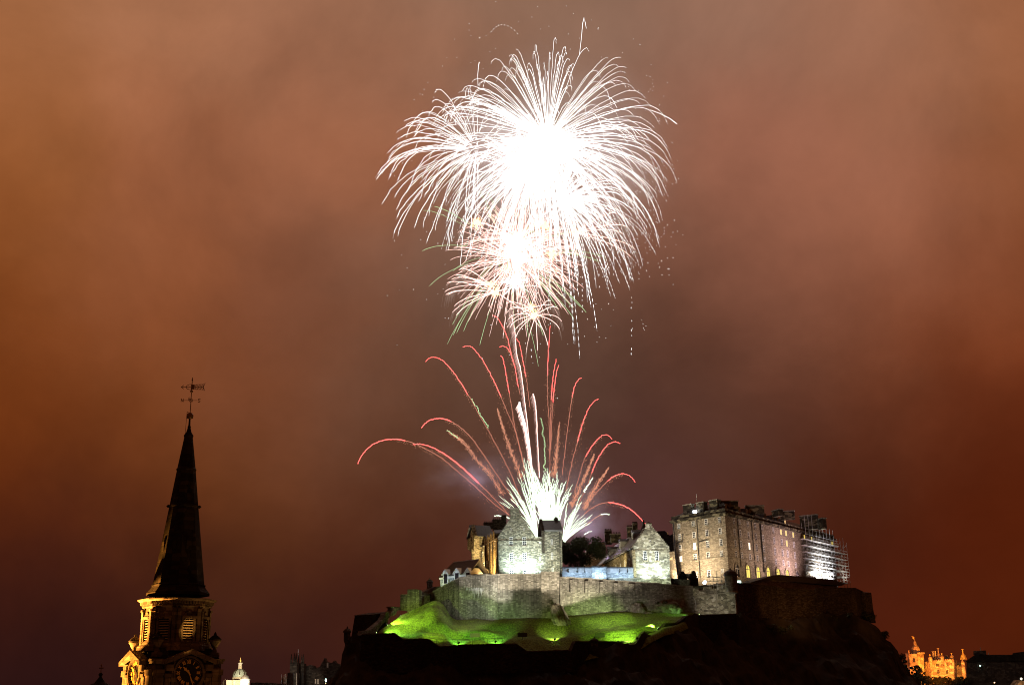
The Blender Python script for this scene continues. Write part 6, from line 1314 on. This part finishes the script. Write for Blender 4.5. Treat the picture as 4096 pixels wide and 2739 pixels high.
fountain([(1480,1425),(1500,1425),(1460,1430)], [(1497,1075),(1495,1110),(1515,1120),(1540,1150),(1560,1125),(1595,1160),(1580,1175),(1570,1210),(1560,1260),(1530,1130),(1510,1180),(1590,1205),(1545,1240),(1520,1270)], 'upright fountain just right of the solid white glow', 203, 2, Y=404)
fountain([(1540,1535),(1545,1560)], [(1675,1255),(1665,1280),(1640,1290),(1600,1340),(1620,1320),(1745,1375),(1720,1400),(1695,1385),(1740,1390),(1700,1420),(1650,1400),(1590,1390),(1660,1300),(1560,1300),(1575,1350),(1680,1460)], 'right fountain leaning away over the dark tree', 204, 2, Y=408)
comet([(1742,1485),(1720,1490),(1700,1500),(1690,1508)], 1.0, 'tiny white green streak just above the dark tree top', 'tgw', seed=50, w0=.16, group='green comets', wob=1.0)

# ------------------------------------------------------------------ smoke, lit by added point lamps that stand for the fireworks' glow
def smoke(px, py, Y, rx, rz, dens, label, seed):
    c = P(px, py, Y); m = bpy.data.materials.new('smoke'); m.use_nodes = True; t = m.node_tree; t.nodes.clear()
    tc_ = nd('ShaderNodeTexCoord', t); ln = nd('ShaderNodeVectorMath', t, operation='LENGTH'); t.links.new(tc_.outputs['Object'], ln.inputs[0])
    fo = nd('ShaderNodeMapRange', t, interpolation_type='SMOOTHSTEP'); fo.inputs['From Min'].default_value = 1; fo.inputs['From Max'].default_value = .1; t.links.new(ln.outputs['Value'], fo.inputs['Value'])
    no = nd('ShaderNodeTexNoise', t); no.inputs['Scale'].default_value = 2.2; no.inputs['Detail'].default_value = 3; mp = nd('ShaderNodeMapping', t); mp.inputs['Location'].default_value = (seed, 0, 0); t.links.new(tc_.outputs['Object'], mp.inputs['Vector']); t.links.new(mp.outputs[0], no.inputs['Vector'])
    mr_ = nd('ShaderNodeMapRange', t); mr_.inputs['From Min'].default_value = .38; mr_.inputs['From Max'].default_value = .68; t.links.new(no.outputs['Fac'], mr_.inputs['Value'])
    mu = nd('ShaderNodeMath', t, operation='MULTIPLY'); t.links.new(fo.outputs[0], mu.inputs[0]); t.links.new(mr_.outputs[0], mu.inputs[1])
    m2 = nd('ShaderNodeMath', t, operation='MULTIPLY'); t.links.new(mu.outputs[0], m2.inputs[0]); m2.inputs[1].default_value = dens
    v = nd('ShaderNodeVolumePrincipled', t); v.inputs['Color'].default_value = (.8,.78,.8,1); t.links.new(m2.outputs[0], v.inputs['Density'])
    o_ = nd('ShaderNodeOutputMaterial', t); t.links.new(v.outputs[0], o_.inputs['Volume'])
    bm = bmesh.new(); bmesh.ops.create_icosphere(bm, subdivisions=3, radius=1); me = bpy.data.meshes.new('smoke'); bm.to_mesh(me); bm.free(); me.materials.append(m)
    o = bpy.data.objects.new('smoke', me); COL.objects.link(o); o.location = c; o.scale = (rx, rx*.6, rz); tag(o, label, 'smoke', kind='stuff'); return c
smoke(2380, 2060, 432, 17, 17, .075, 'purple lit puff of smoke right of the fountains', 3)
smoke(2190, 1960, 432, 34, 30, .022, 'thin pale smoke around the crackling fountains', 8)
smoke(2180, 640, 436, 64, 60, .014, 'pale smoke hanging around the white bursts', 21)
lamp('POINT', P(2180,620,432), 520000, (1,.95,.90), None, 3, name='firework_light')
smoke(1850, 1880, 432, 28, 16, .02, 'faint lilac smoke drifting left of the fountains', 14)
lamp('POINT', P(2330,2120,424), 4500, (.80,.55,1), None, 1.5, name='firework_light')
lamp('POINT', P(2200,2080,424), 16000, (.95,.85,.85), None, 2, name='firework_light')
lamp('POINT', P(1900,1930,428), 5000, (.85,.70,1), None, 2, name='firework_light')
